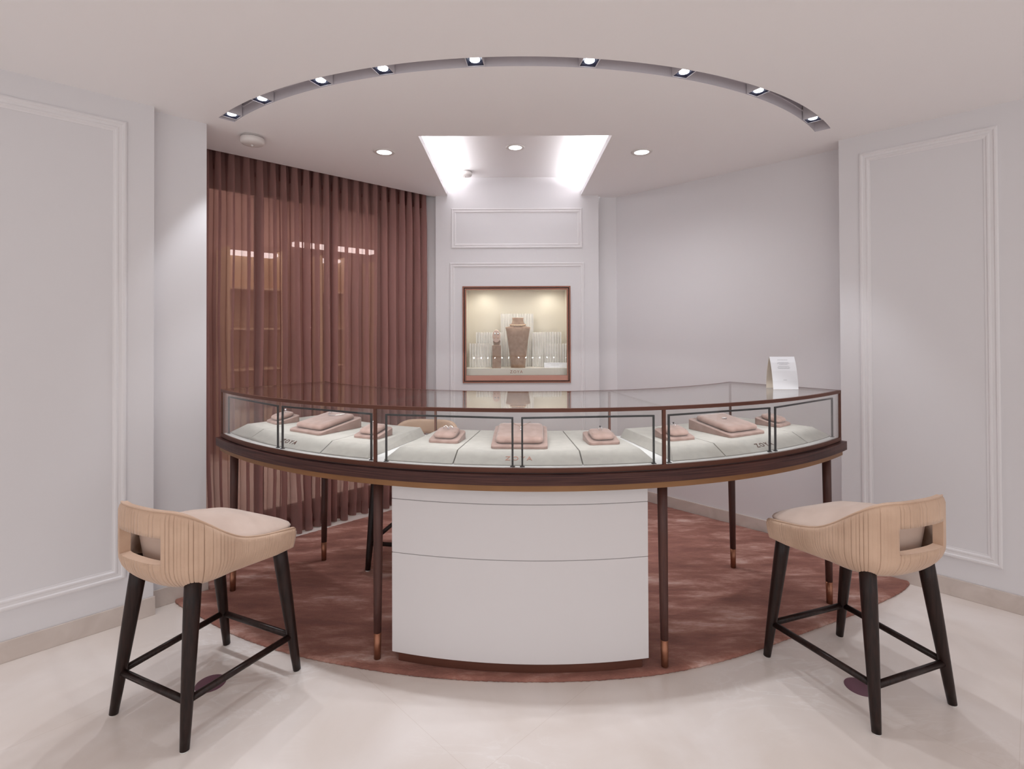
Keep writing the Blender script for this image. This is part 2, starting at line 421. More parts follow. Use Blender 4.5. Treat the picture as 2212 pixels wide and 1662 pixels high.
# slot channel (grey lining)
b = B(); N = 90; ZT = ZC + 0.13
angs = [SLOT_A0 + (SLOT_A1 - SLOT_A0) * i / N for i in range(N + 1)]
ring = [[slot_pt(SLOT_RO + .001, a, ZC), slot_pt(SLOT_RO + .001, a, ZT), slot_pt(SLOT_RI - .001, a, ZT), slot_pt(SLOT_RI - .001, a, ZC)] for a in angs]
b.loops(ring, cap0=True, cap1=True, smooth=False, closed=False)
for R in (SLOT_RI + 0.004,):   # track rail along the far face
    b.loops([[slot_pt(R, a, ZC + .050), slot_pt(R, a, ZC + .056), slot_pt(R - .006, a, ZC + .056), slot_pt(R - .006, a, ZC + .05)] for a in angs], smooth=False)
a = 1.9
b.loops([[slot_pt(SLOT_RI + .002, aa, z) for z in (ZC, ZT)] for aa in (a - .02, a + .02)], False, False, False, False)
struct(b.build('trim_1', M['greymetal'], fix=False))

# walls -------------------------------------------------------------
def slab_pts(P, d0, d1, s0, s1, z0, z1):
    bb = B(); bb.box(0, 1, 0, 1, 0, 1, T=lambda u, v, w: P(d0 + (d1 - d0) * v, s0 + (s1 - s0) * u, z0 + (z1 - z0) * w)); return bb
b = slab_pts(PL, 3.093, 3.45, -5.0, 0.549, 0, ZC)
struct(b.build('wall_left', M['wall']))
b = slab_pts(PL, 3.157, 3.45, 0.5495, 0.797, 0, ZC)
struct(b.build('wall_left_return', M['wall']))
b = slab_pts(PL, 3.4505, 4.10, 0.55, 0.797, 0, 2.80)
struct(b.build('wall_left_alcove', M['wall']))
b = slab_pts(PR, 3.557, 3.9, -5.0, 0.863, 0, ZC)
struct(b.build('wall_right', M['wall']))
b = slab_pts(PR, 3.729, 3.9, 0.8635, 2.60, 0, ZC)
struct(b.build('wall_right_recess', M['wall']))
# back wall plane behind the pilaster
b = B(); b.box(-1.10, -0.635, 4.431, 4.53, 0, 2.80); b.box(0.726, 0.93, 4.431, 4.53, 0, 2.80)
struct(b.build('wall_back_plane', M['wall']))
# pilaster with the hole of the wall showcase
PX0, PX1, PY = -0.634, 0.724, 4.36
NX0, NX1, NZ0, NZ1 = -0.409, 0.485, 0.952, 1.753
b = B()
b.box(PX0, NX0, PY, 4.80, 0, 2.80); b.box(NX1, PX1, PY, 4.80, 0, 2.80)
b.box(NX0, NX1, PY, 4.80, 0, NZ0); b.box(NX0, NX1, PY, 4.80, NZ1, 2.80)
struct(b.build('wall_back', M['wall']))
# baseboards
def skirt(P, d, dw, s0, s1, name):
    bb = B(); bb.box(0, 1, 0, 1, 0, 1, T=lambda u, v, w: P(d + (dw - d) * v, s0 + (s1 - s0) * u, 0.090 * w))
    o = struct(bb.build(name, M['skirt'], bevel=0.002)); return o
skirt(PL, 3.083, 3.0925, -5, 0.556, 'baseboard_left')
skirt(PL, 3.1475, 3.1565, 0.5565, 0.806, 'baseboard_left_return')
skirt(PR, 3.547, 3.5565, -5, 0.870, 'baseboard_right')
skirt(PR, 3.7186, 3.7285, 0.871, 2.46, 'baseboard_right_recess')
# picture-frame mouldings
PROF = [(0, 0), (0, .011), (.006, .016), (.012, .016), (.016, .009), (.026, .008), (.031, .0125), (.036, .0125), (.041, .005), (.047, .004), (.047, 0)]
def moulding(name, P, s0, s1, z0, z1, k=1.0):
    """P(h,s,z) -> point raised h in front of the wall"""
    L = []
    for (w, h) in PROF:
        w *= k
        h *= .62
        L.append([P(h, s0 + w, z0 + w), P(h, s1 - w, z0 + w), P(h, s1 - w, z1 - w), P(h, s0 + w, z1 - w)])
    bb = B(); bb.loops(L, False, False, False)
    return struct(bb.build(name, M['trim']))
moulding('trim_2', lambda h, s, z: PL(3.093 - h, s, z), -0.75, 0.438, 0.217, 2.401, 1.15)
moulding('trim_3', lambda h, s, z: PR(3.557 - h, s, z), 0.170, 0.760, 0.200, 2.406, 1.15)
moulding('trim_4', lambda h, s, z: Vector((s, PY - h, z)), -0.503, 0.588, 2.072, 2.405, 0.85)
moulding('trim_5', lambda h, s, z: Vector((s, PY - h, z)), -0.516, 0.603, 0.25, 1.951, 0.85)

# curtain pocket
b = B()
b.add([PL(POCKET_D, .74, ZC), PL(POCKET_D, 2.68, ZC), PL(POCKET_D, 2.68, 2.8), PL(POCKET_D, .74, 2.8)], [(0, 1, 2, 3)])
b.add([PL(POCKET_D, .74, 2.8), PL(POCKET_D, 2.75, 2.8), PL(4.10, 2.75, 2.8), PL(4.10, .74, 2.8)], [(0, 1, 2, 3)])
struct(b.build('ceiling_curtain_pocket', M['ceil']))

# shop window behind the curtain
WD = 3.93
b = B()
def bar(s0, s1, z0, z1, d0=WD - .03, d1=WD + .03):
    b.box(0, 1, 0, 1, 0, 1, T=lambda u, v, w: PL(d0 + (d1 - d0) * v, s0 + (s1 - s0) * u, z0 + (z1 - z0) * w))
bar(.80, 2.34, 0, .10); bar(.80, 2.34, 2.36, 2.80)
for sx in (.80, 1.30, 1.82, 2.28): bar(sx, sx + .05, .10, 2.36)
wf = struct(b.build('window_1', M['winframe']))
b = B(); bar(.85, 2.28, .10, 2.36, WD - .004, WD + .004)
g = b.build('window_glass', M['wglass'], parent=wf)

# outside, seen faintly through the cloth
b = B()
b.box(0, 1, 0, 1, 0, 1, T=lambda u, v, w: PL(6.6 + .2 * v, -1.5 + 7.0 * u, 3.2 * w))
b.box(0, 1, 0, 1, 0, 1, T=lambda u, v, w: PL(4.2 + 2.5 * v, -1.5 + 7.0 * u, 3.2 + .1 * w))
struct(b.build('wall_outside', M['outwall']))
for k, (s0, s1) in enumerate(((1.75, 2.35), (2.78, 3.12), (3.55, 3.95))):
    t = thing('display_cabinet', ['lit cabinet outside the window, seen faintly through the left end of the curtain',
              'lit cabinet outside the window, behind the middle of the curtain',
              'lit cabinet outside the window, behind the right end of the curtain'][k], 'cabinet', tuple(PL(6.2, (s0 + s1) / 2, 0)), 0, None)
    bb = B()
    def BX(d0, d1, a, c, z0, z1):
        bb.box(0, 1, 0, 1, 0, 1, T=lambda u, v, w: PL(d0 + (d1 - d0) * v, a + (c - a) * u, z0 + (z1 - z0) * w))
    BX(6.15, 6.55, s0, s0 + .03, 0, 2.3); BX(6.15, 6.55, s1 - .03, s1, 0, 2.3); BX(6.5, 6.55, s0 + .03, s1 - .03, 0, 2.3); BX(6.15, 6.5, s0 + .03, s1 - .03, 0, .5)
    bb.build('cabinet_body', M['outshelf'], t)
    for z in (.95, 1.4, 1.85):
        bb = B(); BX(6.17, 6.5, s0 + .03, s1 - .03, z, z + .02); bb.build('shelf', M['outshelf'], t)
    bb = B(); BX(6.2, 6.4, s0 + .05, s1 - .05, 2.24, 2.275); bb.build('lamp_panel', M['outlamp'], t)
bb = B(); bb.box(0, 1, 0, 1, 0, 1, T=lambda u, v, w: PL(6.0 + .1 * v, 2.42 + 1.0 * u, 2.36 + .05 * w))
tag(bb.build('linear_lamp', M['outlamp']), 'bright tube lamp outside, glowing through the middle curtain folds', 'lamp')

# ------------------------------------------------------------------ curtain
def wob(s, seed):
    return sin(s * 7.3 + seed) * 0.5 + sin(s * 17.1 + seed * 2.3) * 0.3 + sin(s * 31.7 + seed * 0.7) * 0.2
def curtain_pt(s, z, off=0.0):
    h = z / 2.6
    lam = 0.0775
    ph = 2 * pi * (s + 0.016 * wob(s, 1.0) + 0.012 * (1 - h) * wob(s * 0.8 + h, 4.0)) / lam
    amp = 0.030 + 0.004 * (1 - h) * (1 + wob(s, 2.0)) + 0.004 * wob(s, 9.0)
    w = sin(ph) + 0.30 * sin(2 * ph + 0.6)
    top = max(0.0, (h - 0.86) / 0.14)
    if top > 0:   # squared-off heading waves
        q = max(-1, min(1, sin(ph) * 1.8)); w = w * (1 - top) + q * top
    w += 0.75 * (1 - h) * sin(ph / 2 + 1.3 * wob(s * .5, 3.3)) + 0.30 * (1 - h) * sin(ph / 3 + 2.0)
    sway = 0.030 * (1 - h) * wob(s * 0.55, 6.0)
    ds = 0.012 * (1 - h) * sin(h * 3.0 + s * 9)
    om = 0.0125 * (1 + .5 * wob(s, 3.0)) * (1 - .8 * top)
    return PL(3.645 + amp * w + sway + off, s + ds - om * sin(2 * ph) , z)
S0, S1 = 0.815, 2.555
def curtain_mesh(z0, z1, nz, off=0.0, ns=1000):
    bb = B(); rows = [z0 + (z1 - z0) * i / nz for i in range(nz + 1)]
    L = [[curtain_pt(S0 + (S1 - S0) * j / ns, z, off) for j in range(ns + 1)] for z in rows]
    bb.loops(L, False, False, True, closed=False); return bb
ct = thing('sheer_curtain', 'dusty rose floor-length sheer curtain in vertical folds at the left', 'curtain', tuple(PL(3.645, 1.62, 0)))
curtain_mesh(0.006, 2.55, 26).build('curtain_panel', M['sheer'], ct, fix=False)
curtain_mesh(2.41, 2.552, 3, 0.003).build('heading_tape', M['sheerhem'], ct, fix=False)
curtain_mesh(0.008, 0.10, 2, 0.003).build('hem', M['sheerhem'], ct, fix=False)
bb = B(); bb.box(0, 1, 0, 1, 0, 1, T=lambda u, v, w: PL(3.63 + .03 * v, .80 + 1.75 * u, 2.565 + .03 * w))
bb.build('curtain_rail', M['plastic'], ct)

# ------------------------------------------------------------------ rug
XC, YC, PHI = 0.1304, 4.3436, -2.8275
def cp(R, a, z):
    t = radians(a + PHI); return Vector((XC + R * sin(t), YC - R * cos(t), z))
RUGR = [(-46.2, 2.487), (-40, 2.43), (-34, 2.395), (-24, 2.34), (-16, 2.30), (0, 2.262), (16, 2.265), (28, 2.262), (34, 2.275), (40, 2.315), (48, 2.40), (56.9, 2.512)]
def rug():
    pts = []
    n = 520
    for i in range(n + 1):
        a = -46.2 + (56.9 + 46.2) * i / n
        p = cp(smooth_tab(RUGR, a), a, 0)
        pts.append(Vector((p.x, p.y)))
    corner = [PR(3.542, .868, 0), PR(3.712, .875, 0), PR(3.712, 2.20, 0), Vector((0.95, 4.33, 0)), Vector((-.62, 4.29, 0)), PL(3.535, 2.25, 0), PL(3.535, .83, 0), PL(3.142, .812, 0)]
    poly = pts[:]
    last = pts[-1]
    for c in corner:
        c2 = Vector((c.x, c.y)); m = max(2, int((c2 - last).length / 0.02))
        for k in range(1, m + 1): poly.append(last + (c2 - last) * k / m)
        last = c2
    c2 = pts[0]; m = max(2, int((c2 - last).length / 0.02))
    for k in range(1, m): poly.append(last + (c2 - last) * k / m)
    n = len(poly); cen = Vector((0.1, 3.3))
    rnd = random.Random(3)
    loops = []
    for (ins, z, jit) in ((0.0, 0.001, 0.0018), (-0.001, 0.006, 0.003), (0.004, 0.0125, 0.003), (0.016, 0.0155, 0.002), (0.05, 0.0155, 0), (0.15, 0.0155, 0)):
        L = []
        for p in poly:
            d = (cen - p); d.normalize()
            q = p + d * (ins + rnd.uniform(-jit, jit)); L.append((q.x, q.y, z + rnd.uniform(-jit, jit) * 0.4 * (1 if z > .005 else 0)))
        loops.append(L)
    bb = B(); bb.loops(loops, True, True, True)
    return tag(bb.build('rug', M['rug'], origin=(0.1, 3.3, 0)), 'terracotta viscose rug with a curved front edge under the counter', 'rug')
rug()

# ------------------------------------------------------------------ display counter
def arc_prism(R0, R1, a0, a1, z0, z1, n=None, smooth=False, bb=None):
    bb = bb or B(); n = n or max(2, int(abs(a1 - a0) / 1.0))
    L = []
    for i in range(n + 1):
        a = a0 + (a1 - a0) * i / n
        L.append([cp(R0, a, z0), cp(R1, a, z0), cp(R1, a, z1), cp(R0, a, z1)])
    return bb.loops(L, True, True, smooth)
def radial_box(Rm, a, wr, wt, z0, z1, bb=None):
    bb = bb or B(); c = cp(Rm, a, 0); t = radians(a + PHI)
    er = Vector((sin(t), -cos(t), 0)); et = Vector((cos(t), sin(t), 0))
    bb.box(-wt / 2, wt / 2, -wr / 2, wr / 2, z0, z1, T=lambda x, y, z: c + et * x + er * y + Vector((0, 0, z)))
    return bb

RO, RI, TH, THD = 2.294, 1.7215, 44.0, 14.87
ZTOP, ZDECK, ZB = 1.087, 0.852, 0.836
ctr = thing('display_counter', 'long curved glass-topped jewellery counter on slender wooden legs', 'counter', tuple(cp(2.0, 0, 0)), radians(PHI))
# wooden apron, brass band below
arc_prism(RI - .020, RO + .018, -TH - .52, TH + .52, 0.7905, 0.8325, 90).build('wood_apron', M['wood'], ctr)
arc_prism(RI - .004, RO + .003, -TH - .12, TH + .12, 0.764, 0.7905, 90).build('brass_band', M['brass'], ctr)
arc_prism(RI + .01, RO - .005, -TH + .1, TH - .1, 0.8326, 0.8359, 90).build('shadow_gap', M['gap'], ctr)
# base of the glass box and cream deck
arc_prism(RO - .012, RO, -TH, TH, ZB, ZDECK + .0015, 90).build('base_rail', M['bronze'], ctr)
arc_prism(RI + .001, RO - .0125, -TH + .05, TH - .05, ZB, ZDECK, 90).build('deck', M['deck'], ctr)
# top frame
def top_frame():
    bb = B()
    arc_prism(RO - .011, RO, -TH, TH, ZTOP - .0145, ZTOP, 90, bb=bb)
    arc_prism(RI, RI + .007, -TH, TH, ZTOP - .008, ZTOP, 90, bb=bb)
    for a in (-TH, TH):
        k = 1 if a > 0 else -1
        arc_prism(RI, RO, a - .2 * k, a, ZTOP - .010, ZTOP, 1, bb=bb)
    return bb
top_frame().build('top_frame', M['bronze'], ctr)
for a in (-TH + .13, -THD, THD, TH - .13):
    radial_box(RO - .006, a, .011, .0125, ZDECK + .0015, ZTOP - .0145).build('front_post', M['bronze'], ctr)
for a in (-TH + .2, -THD, THD, TH - .2):
    radial_box(RI + .006, a, .010, .010, ZDECK, ZTOP - .008).build('back_post', M['bronze'], ctr)
secs = [(-TH + .05, -THD), (-THD, THD), (THD, TH - .05)]
for a0, a1 in secs:
    arc_prism(RI + .008, RO - .0115, a0 + .03, a1 - .03, ZTOP - .008, ZTOP - .0005, 60, False).build('top_pane', M['topglass'], ctr)
    arc_prism(RO - .010, RO - .004, a0 + .22, a1 - .22, ZDECK + .002, ZTOP - .015, 60, False).build('front_pane', M['glass'], ctr)
    arc_prism(RI + .003, RI + .008, a0 + .22, a1 - .22, ZDECK + .002, ZTOP - .009, 60, False).build('back_pane', M['glass'], ctr)
for a in (-TH + .06, TH - .06):
    arc_prism(RI + .014, RO - .014, a - .06, a + .06, ZDECK + .002, ZTOP - .0105, 1).build('end_pane', M['glass'], ctr)
# legs
def counter_leg(R, a, z0=0.0172):
    t0 = cp(R - .006, a * .995, .764); t1 = cp(R, a, z0)
    def pt(f): return t0 + (t1 - t0) * f
    fr = 0.855
    bb = B(); bb.tube([pt(0), pt(.3), pt(.6), pt(fr)], [.0205, .0195, .0178, .0158], 18)
    lg = bb.build('leg', M['legwood'], ctr)
    bb = B(); bb.tube([pt(fr), pt(.93), pt(1.0)], [.0160, .0150, .0143], 18)
    tag(bb.build('ferrule', M['copper'], lg), 'copper leg tip')
for R, a in ((2.2416, -45.3 + 1.6), (2.2416, -15.43), (2.2416, 15.43), (2.2416, 45.3 - 1.1), (1.735, -44.0), (1.735, 44.0)):
    if abs(a) > 40 and R > 2: a = 43.4 * (1 if a > 0 else -1)
    counter_leg(R, a)

# ------------------------------------------------------------------ pedestal under the counter
PA = 13.66
ped = thing('pedestal_cabinet', 'white curved-front cabinet standing under the middle of the counter', 'cabinet', tuple(cp(2.1, 0, 0)), radians(PHI))
arc_prism(1.745, 2.2372, -PA + .06, PA - .12, 0.057, 0.7635, 30).build('carcass', M['carcass'], ped)
for z0, z1 in ((0.057, 0.4685), (0.4710, 0.6920), (0.6945, 0.7635)):
    arc_prism(1.742, 2.24, -PA, PA, z0, z1, 40).build('front_panel', M['lacquer'], ped, bevel=0.0012)
arc_prism(1.80, 2.228, -PA + .6, PA - .6, 0.0172, 0.0565, 40).build('toe_kick', M['bronze'], ped)

# ------------------------------------------------------------------ cream display blocks in the case
def text_mesh(name, txt, size, m, parent, origin, ex, ey, spacing=1.25):
    """flat lettering, origin at centre; ex,ey = in-plane axes"""
    cu = bpy.data.curves.new('txt', 'FONT'); cu.body = txt; cu.size = size; cu.align_x = 'CENTER'; cu.align_y = 'CENTER'
    cu.space_character = spacing; cu.extrude = size * .012; cu.resolution_u = 3
    tmp = bpy.data.objects.new('txt', cu); COL.objects.link(tmp)
    dg = bpy.context.evaluated_depsgraph_get(); dg.update()
    me = bpy.data.meshes.new_from_object(tmp.evaluated_get(dg))
    COL.objects.unlink(tmp); bpy.data.objects.remove(tmp); bpy.data.curves.remove(cu)
    ex = Vector(ex).normalized(); ey = Vector(ey).normalized(); ez = ex.cross(ey)
    inv = WM[root_of(parent).name].inverted()
    for v in me.vertices:
        p = Vector(origin) + ex * v.co.x + ey * v.co.y + ez * (v.co.z + .0006)
        v.co = inv @ p
    me.materials.clear()
    return link_mesh(name, me, m, parent)

ZP = 0.895
RF0, RF1, RB = 2.250, 2.177, 1.752
def block(a0, a1, sl0, sl1, label):
    """sl: angular inset at the top on sloping ends"""
    bb = B(); n = max(4, int(abs(a1 - a0)))
    L = []
    for i in range(n + 1):
        f = i / n
        ab = a0 + (a1 - a0) * f; at = (a0 + sl0) + ((a1 - sl1) - (a0 + sl0)) * f
        L.append([cp(RB, ab, ZDECK + .0005), cp(RF0, ab, ZDECK + .0005), cp(RF0, ab, ZDECK + .004), cp(RF1, at, ZP), cp(RB, at, ZP)])
    bb.loops(L, True, True, False)
    o = bb.build('display_block', M['cream'], origin=tuple(cp(2.0, (a0 + a1) / 2, ZDECK)), rz=radians((a0 + a1) / 2 + PHI), bevel=0.0015)
    return tag(o, label, 'display block', 'cream display blocks in the case')
G = .06
blk = []
for (c, nm) in ((-30.3, 'left'), (0, 'centre'), (30.3, 'right')):
    lab = {'left': ['cream sloped display block at the outer left end of the case',
                    'cream display block with four dark letters in the left part of the case',
                    'cream display block beside the left front divider post, under a small pink ring cushion'],
           'centre': ['cream sloped display block with silver hoops, left of the middle lettered block',
                      'cream display block with four copper letters in the middle of the case',
                      'cream sloped display block with one ring cushion, right of the middle lettered block'],
           'right': ['cream display block beside the right front divider post, under a small pink ring cushion',
                     'cream display block with four dark letters in the right part of the case',
                     'cream sloped display block at the outer right end of the case']}[nm]
    e = {'left': (-43.62, -37.1, -23.0, -16.4), 'centre': (-14.45, -6.68, 6.68, 14.45), 'right': (16.4, 23.0, 37.1, 43.62)}[nm]
    blk.append(block(e[0], e[1] - G, .9, 0, lab[0]))
    mid = block(e[1] + G, e[2] - G, 0, 0, lab[1]); blk.append(mid)
    blk.append(block(e[2] + G, e[3], 0, .9, lab[2]))
    # lettering on the sloping front
    al = {'left': -29.3, 'centre': .1, 'right': 29.7}[nm]
    p0 = cp(RF0, al, ZDECK + .004); p1 = cp(RF1, al, ZP)
    t = radians(al + PHI); et = Vector((cos(t), sin(t), 0)); ey = (p1 - p0).normalized()
    ez = et.cross(ey); org = p0 + (p1 - p0) * .43 - ez * .0 + (ez if ez.dot(Vector((sin(t), -cos(t), 0))) > 0 else -ez) * .0002
    text_mesh('lettering', 'ZOYA', 0.0335, M['lettercopper'] if nm == 'centre' else M['bronze'], mid, org, et, ey, 1.35)

# ------------------------------------------------------------------ pink cushion stands and jewels
def rrect(w, d, r, n=6):
    pts = []
    for (sx, sy, a0) in ((1, 1, 0), (-1, 1, 90), (-1, -1, 180), (1, -1, 270)):
        for k in range(n + 1):
            a = radians(a0 + 90 * k / n)
            pts.append((sx * (w / 2 - r) + r * cos(a), sy * (d / 2 - r) + r * sin(a)))
    return pts
def make_stand(name, label, w, d, hf, hb, cw, cd, cth, loc, rz, group):
    """front is local -y"""
    t = thing(name, label, 'cushion stand', loc, rz, group)
    sl = (hb - hf) / d
    def zt(y): return hf + (y + d / 2) * sl
    out = rrect(w, d, .018)
    bb = B(); L = []
    L.append([(x, y, 0) for x, y in out]); L.append([(x, y, zt(y) - .002) for x, y in out])
    L.append([(x * (1 - .006 / w), y * (1 - .006 / d), zt(y)) for x, y in out])
    bb.loops(L, True, True, False); bb.build('wedge_base', M['pinksuede'], t, local=True)
    # pillow lying on the slope
    bb = B(); L = []
    for ins, h in ((.010, 0), (.003, .004), (0, cth * .5), (.004, cth * .85), (.012, cth), (.03, cth * 1.03)):
        o2 = rrect(cw - 2 * ins, cd - 2 * ins, max(.008, .026 - ins))
        L.append([(x, y - .004, zt(y) + .0006 + h) for x, y in o2])
    bb.loops(L, True, True, True); cu = bb.build('cushion', M['pinksuede'], t, local=True)
    bb = B()
    yy = -cd * .26
    bb.tube([(-cw * .46, yy + cd * .02, zt(yy) + cth * 1.0 + .001), (0, yy, zt(yy) + cth * 1.03 + .001), (cw * .46, yy + cd * .02, zt(yy) + cth * 1.0 + .001)], .0009, 6)
    bb.build('slit', M['taupe'], cu, local=True)
    return t, (lambda x, y: zt(y) + cth * 1.03 + .001), cth
STANDS = [
 ('s', 2.022, -40.4, 'small pink suede ring cushion on the outer left block'),
 ('b', 1.995, -29.8, 'large pink suede necklace cushion carrying a silver chain, left part of the case'),
 ('s', 2.022, -20.1, 'small pink suede ring cushion behind the left divider post'),
 ('s', 2.008, -9.4, 'small pink suede cushion with silver hoops, left of the big middle cushion'),
 ('b', 2.015, 0.1, 'large pink suede cushion with a fine pendant necklace, above the middle copper letters'),
 ('s', 2.025, 10.3, 'small pink suede ring cushion right of the big middle cushion'),
 ('s', 2.025, 20.5, 'small pink suede ring cushion behind the right divider post'),
 ('b', 1.995, 30.1, 'large pink suede cushion with a silver brooch, right part of the case'),
 ('s', 2.022, 40.2, 'small pink suede ring cushion on the outer right block')]
def W(loc, rz, p):
    return Vector((loc[0] + p[0] * cos(rz) - p[1] * sin(rz), loc[1] + p[0] * sin(rz) + p[1] * cos(rz), loc[2] + p[2]))
def ringmesh(parent_or_none, bb, loc, rz, x, y, z, r=.0095, tilt=0.25, m=10):
    pts = []
    for k in range(24):
        a = 2 * pi * k / 24
        pts.append(W(loc, rz, (x + r * cos(a), y + r * sin(a) * sin(tilt), z + r * (1 + sin(a)) * cos(tilt))))
    bb.tube(pts, .0013, 6, closed=True); return bb
def gem_b(bb, c, r):
    return bb.loops([[Vector(c) + Vector((rr * cos(2*pi*j/8), rr * sin(2*pi*j/8), h)) for j in range(8)] for rr, h in ((r*.15, -r), (r, 0), (r*.6, r*.5))], True, True, False)
for i, (kind, R, a, lab) in enumerate(STANDS):
    loc = tuple(cp(R, a, ZP + .0008)); rz = radians(a + PHI)
    if kind == 's': t, zf, cth = make_stand('cushion_stand', lab, .140, .130, .011, .036, .104, .098, .022, loc, rz, 'pink cushion stands in the case')
    else: t, zf, cth = make_stand('cushion_stand', lab, .240, .265, .011, .050, .205, .215, .024, loc, rz, 'pink cushion stands in the case')
    jl = None
    def ring_thing(label, x=0.0, y=.012, dark=False, two=False):
        o = thing('ring', label, 'ring', tuple(W(loc, rz, (x, y, zf(x, y)))), rz, 'silver rings in the case')
        bb = B()
        ringmesh(None, bb, loc, rz, x, y, zf(x, y) - .004)
        bb.build('band', M['silver'], o)
        bb = B(); gem_b(bb, W(loc, rz, (x, y + .001, zf(x, y) + .017)), .0052)
        bb.build('stone', M['darkgem'] if dark else M['gem'], o)
    if i == 0: ring_thing('silver ring with pale stone on the outer left cushion')
    if i == 2: ring_thing('silver ring with pale stone on the cushion behind the left divider post', -.008)
    if i == 5: ring_thing('silver ring with a dark stone, right of the big middle cushion', 0, .01, True)
    if i == 6: ring_thing('silver ring with a dark stone on the cushion behind the right divider post', .004, .012, True)
    if i == 8: ring_thing('silver ring with pale stone on the outer right cushion')
    if i == 1:
        o = thing('necklace', 'sparkling silver chain necklace on the large left cushion', 'necklace', tuple(W(loc, rz, (0, .04, zf(0, .04)))), rz)
        bb = B()
        for k in range(34):
            q = k / 33.0; ang = pi * (1.05 + 0.90 * q)
            x = .055 * cos(ang) ; y = .085 + .055 * sin(ang)
            c = W(loc, rz, (x, y, zf(x, y) + .0045))
            bb.loops([[c + Vector((rr * cos(2*pi*j/6), rr * sin(2*pi*j/6), h)) for j in range(6)] for rr, h in ((.001, -.002), (.0026, 0), (.001, .002))], True, True, True)
        bb.build('chain', M['silver'], o)
        bb = B(); y = .085; xw = [(-.05, .090), (0, .096), (.05, .090)]
        bb.tube([W(loc, rz, (x, yy, zf(x, yy) + .0040)) for x, yy in xw], .0016, 6); bb.build('clasp', M['silver'], o)
    if i == 3:
        for sx, nm in ((-.010, 'left'), (.014, 'right')):
            bb = B(); pts = []
            for k in range(13):
                aa = radians(-30 + 230 * k / 12) if nm == 'left' else radians(210 - 230 * k / 12)
                pts.append(W(loc, rz, (sx + .010 * cos(aa), .006, zf(0, .006) + .005 + .010 * sin(aa))))
            bb.tube(pts, .0020, 7)
            tag(bb.build('hoop_earring', M['silver']), 'silver hoop earring, the %s one on the cushion left of the middle' % nm, 'earring', 'silver hoop earrings')
    if i == 4:
        o = thing('necklace', 'fine pendant necklace with two pale stones on the big middle cushion', 'necklace', tuple(W(loc, rz, (0, 0, zf(0, 0)))), rz)
        bb = B()
        pts = [(-.045, .095), (-.03, .070), (-.012, .045), (.004, .025), (.012, .045), (.028, .070), (.045, .095)]
        bb.tube([W(loc, rz, (x, y, zf(x, y) + .0032)) for x, y in pts], .0009, 5); bb.build('chain', M['gold'], o)
        for y in (.018, -.012):
            bb = B(); gem_b(bb, W(loc, rz, (.004, y, zf(0, y) + .0055)), .0038); bb.build('stone', M['gem'], o)
    if i == 7:
        bb = B()
        for k in range(7):
            aa = 2 * pi * k / 7
            gem_b(bb, W(loc, rz, (.005 + .007 * cos(aa) * (1 + .5 * (k % 2)), .010 + .007 * sin(aa), zf(0, .01) + .003)), .0042)
        tag(bb.build('brooch', M['silver']), 'small silver brooch on the large right cushion', 'brooch')

# ------------------------------------------------------------------ black goal-post light bars in the case
BARS = [((-43.3, 2.266), (-29.75, 2.268)), ((-28.85, 2.268), (-15.75, 2.268)), ((-13.95, 2.268), (-.47, 2.268)), ((.5, 2.268), (14.05, 2.268)), ((15.75, 2.268), (29.15, 2.268)), ((30.1, 2.268), (43.3, 2.266))]
BL = ['black goal-post light bar at the outer left end of the case', 'black goal-post light bar just left of the left divider post',
      'black goal-post light bar in the middle case, left of its centre', 'black goal-post light bar in the middle case, right of its centre',
      'black goal-post light bar just right of the right divider post', 'black goal-post light bar at the outer right end of the case']
def case_light(p0, p1):
    """a row of small LED chips under the crossbar, aimed back over the goods"""
    ex = (p1 - p0).normalized(); n = 6
    for q in range(n):
        m = p0 + (p1 - p0) * ((q + .5) / n)
        ld = bpy.data.lights.new('case_led', 'AREA'); ld.shape = 'SQUARE'; ld.size = .010
        ld.energy = .085; ld.color = (0.96, 0.97, 1.0); ld.spread = radians(125)
        lo = bpy.data.objects.new('case_led', ld); COL.objects.link(lo)
        inward = Vector((XC, YC, m.z)) - m; inward.z = 0; inward.normalize()
        ez = -(inward + Vector((0, 0, -.35))).normalized(); ey = ez.cross(ex).normalized(); ex2 = ey.cross(ez)
        mt = Matrix((ex2, ey, ez)).transposed().to_4x4(); mt.translation = m + inward * .010 + Vector((0, 0, -.006))
        lo.matrix_world = mt
for (q0, q1), lab in zip(BARS, BL):
    c0 = cp(q0[1] - .004, q0[0], 0); c1 = cp(q1[1] - .004, q1[0], 0); m = (c0 + c1) / 2
    ex = (c1 - c0).normalized()
    t = thing('light_bar', lab, 'display light', (m.x, m.y, ZDECK), atan2(ex.y, ex.x), 'black light bars in the case')
    for c in (c0, c1):
        bb = B(); ey = Vector((-ex.y, ex.x, 0))
        bb.box(-.0035, .0035, -.0035, .0035, ZDECK + .0025, 1.049, T=lambda x, y, z: c + ex * x + ey * y + Vector((0, 0, z)))
        po = bb.build('post', M['black'], t)
        bb = B(); bb.box(-.009, .009, -.006, .006, ZDECK + .0003, ZDECK + .0025, T=lambda x, y, z: c + ex * x + ey * y + Vector((0, 0, z)))
        bb.build('foot_plate', M['black'], po)
    bb = B(); ln = (c1 - c0).length
    bb.box(.0035, ln - .0035, -.0035, .0035, 1.042, 1.049, T=lambda x, y, z: c0 + ex * x + ey * y + Vector((0, 0, z)))
    bb.build('crossbar', M['black'], t)
    case_light(c0 + Vector((0, 0, 1.042)), c1 + Vector((0, 0, 1.042)))

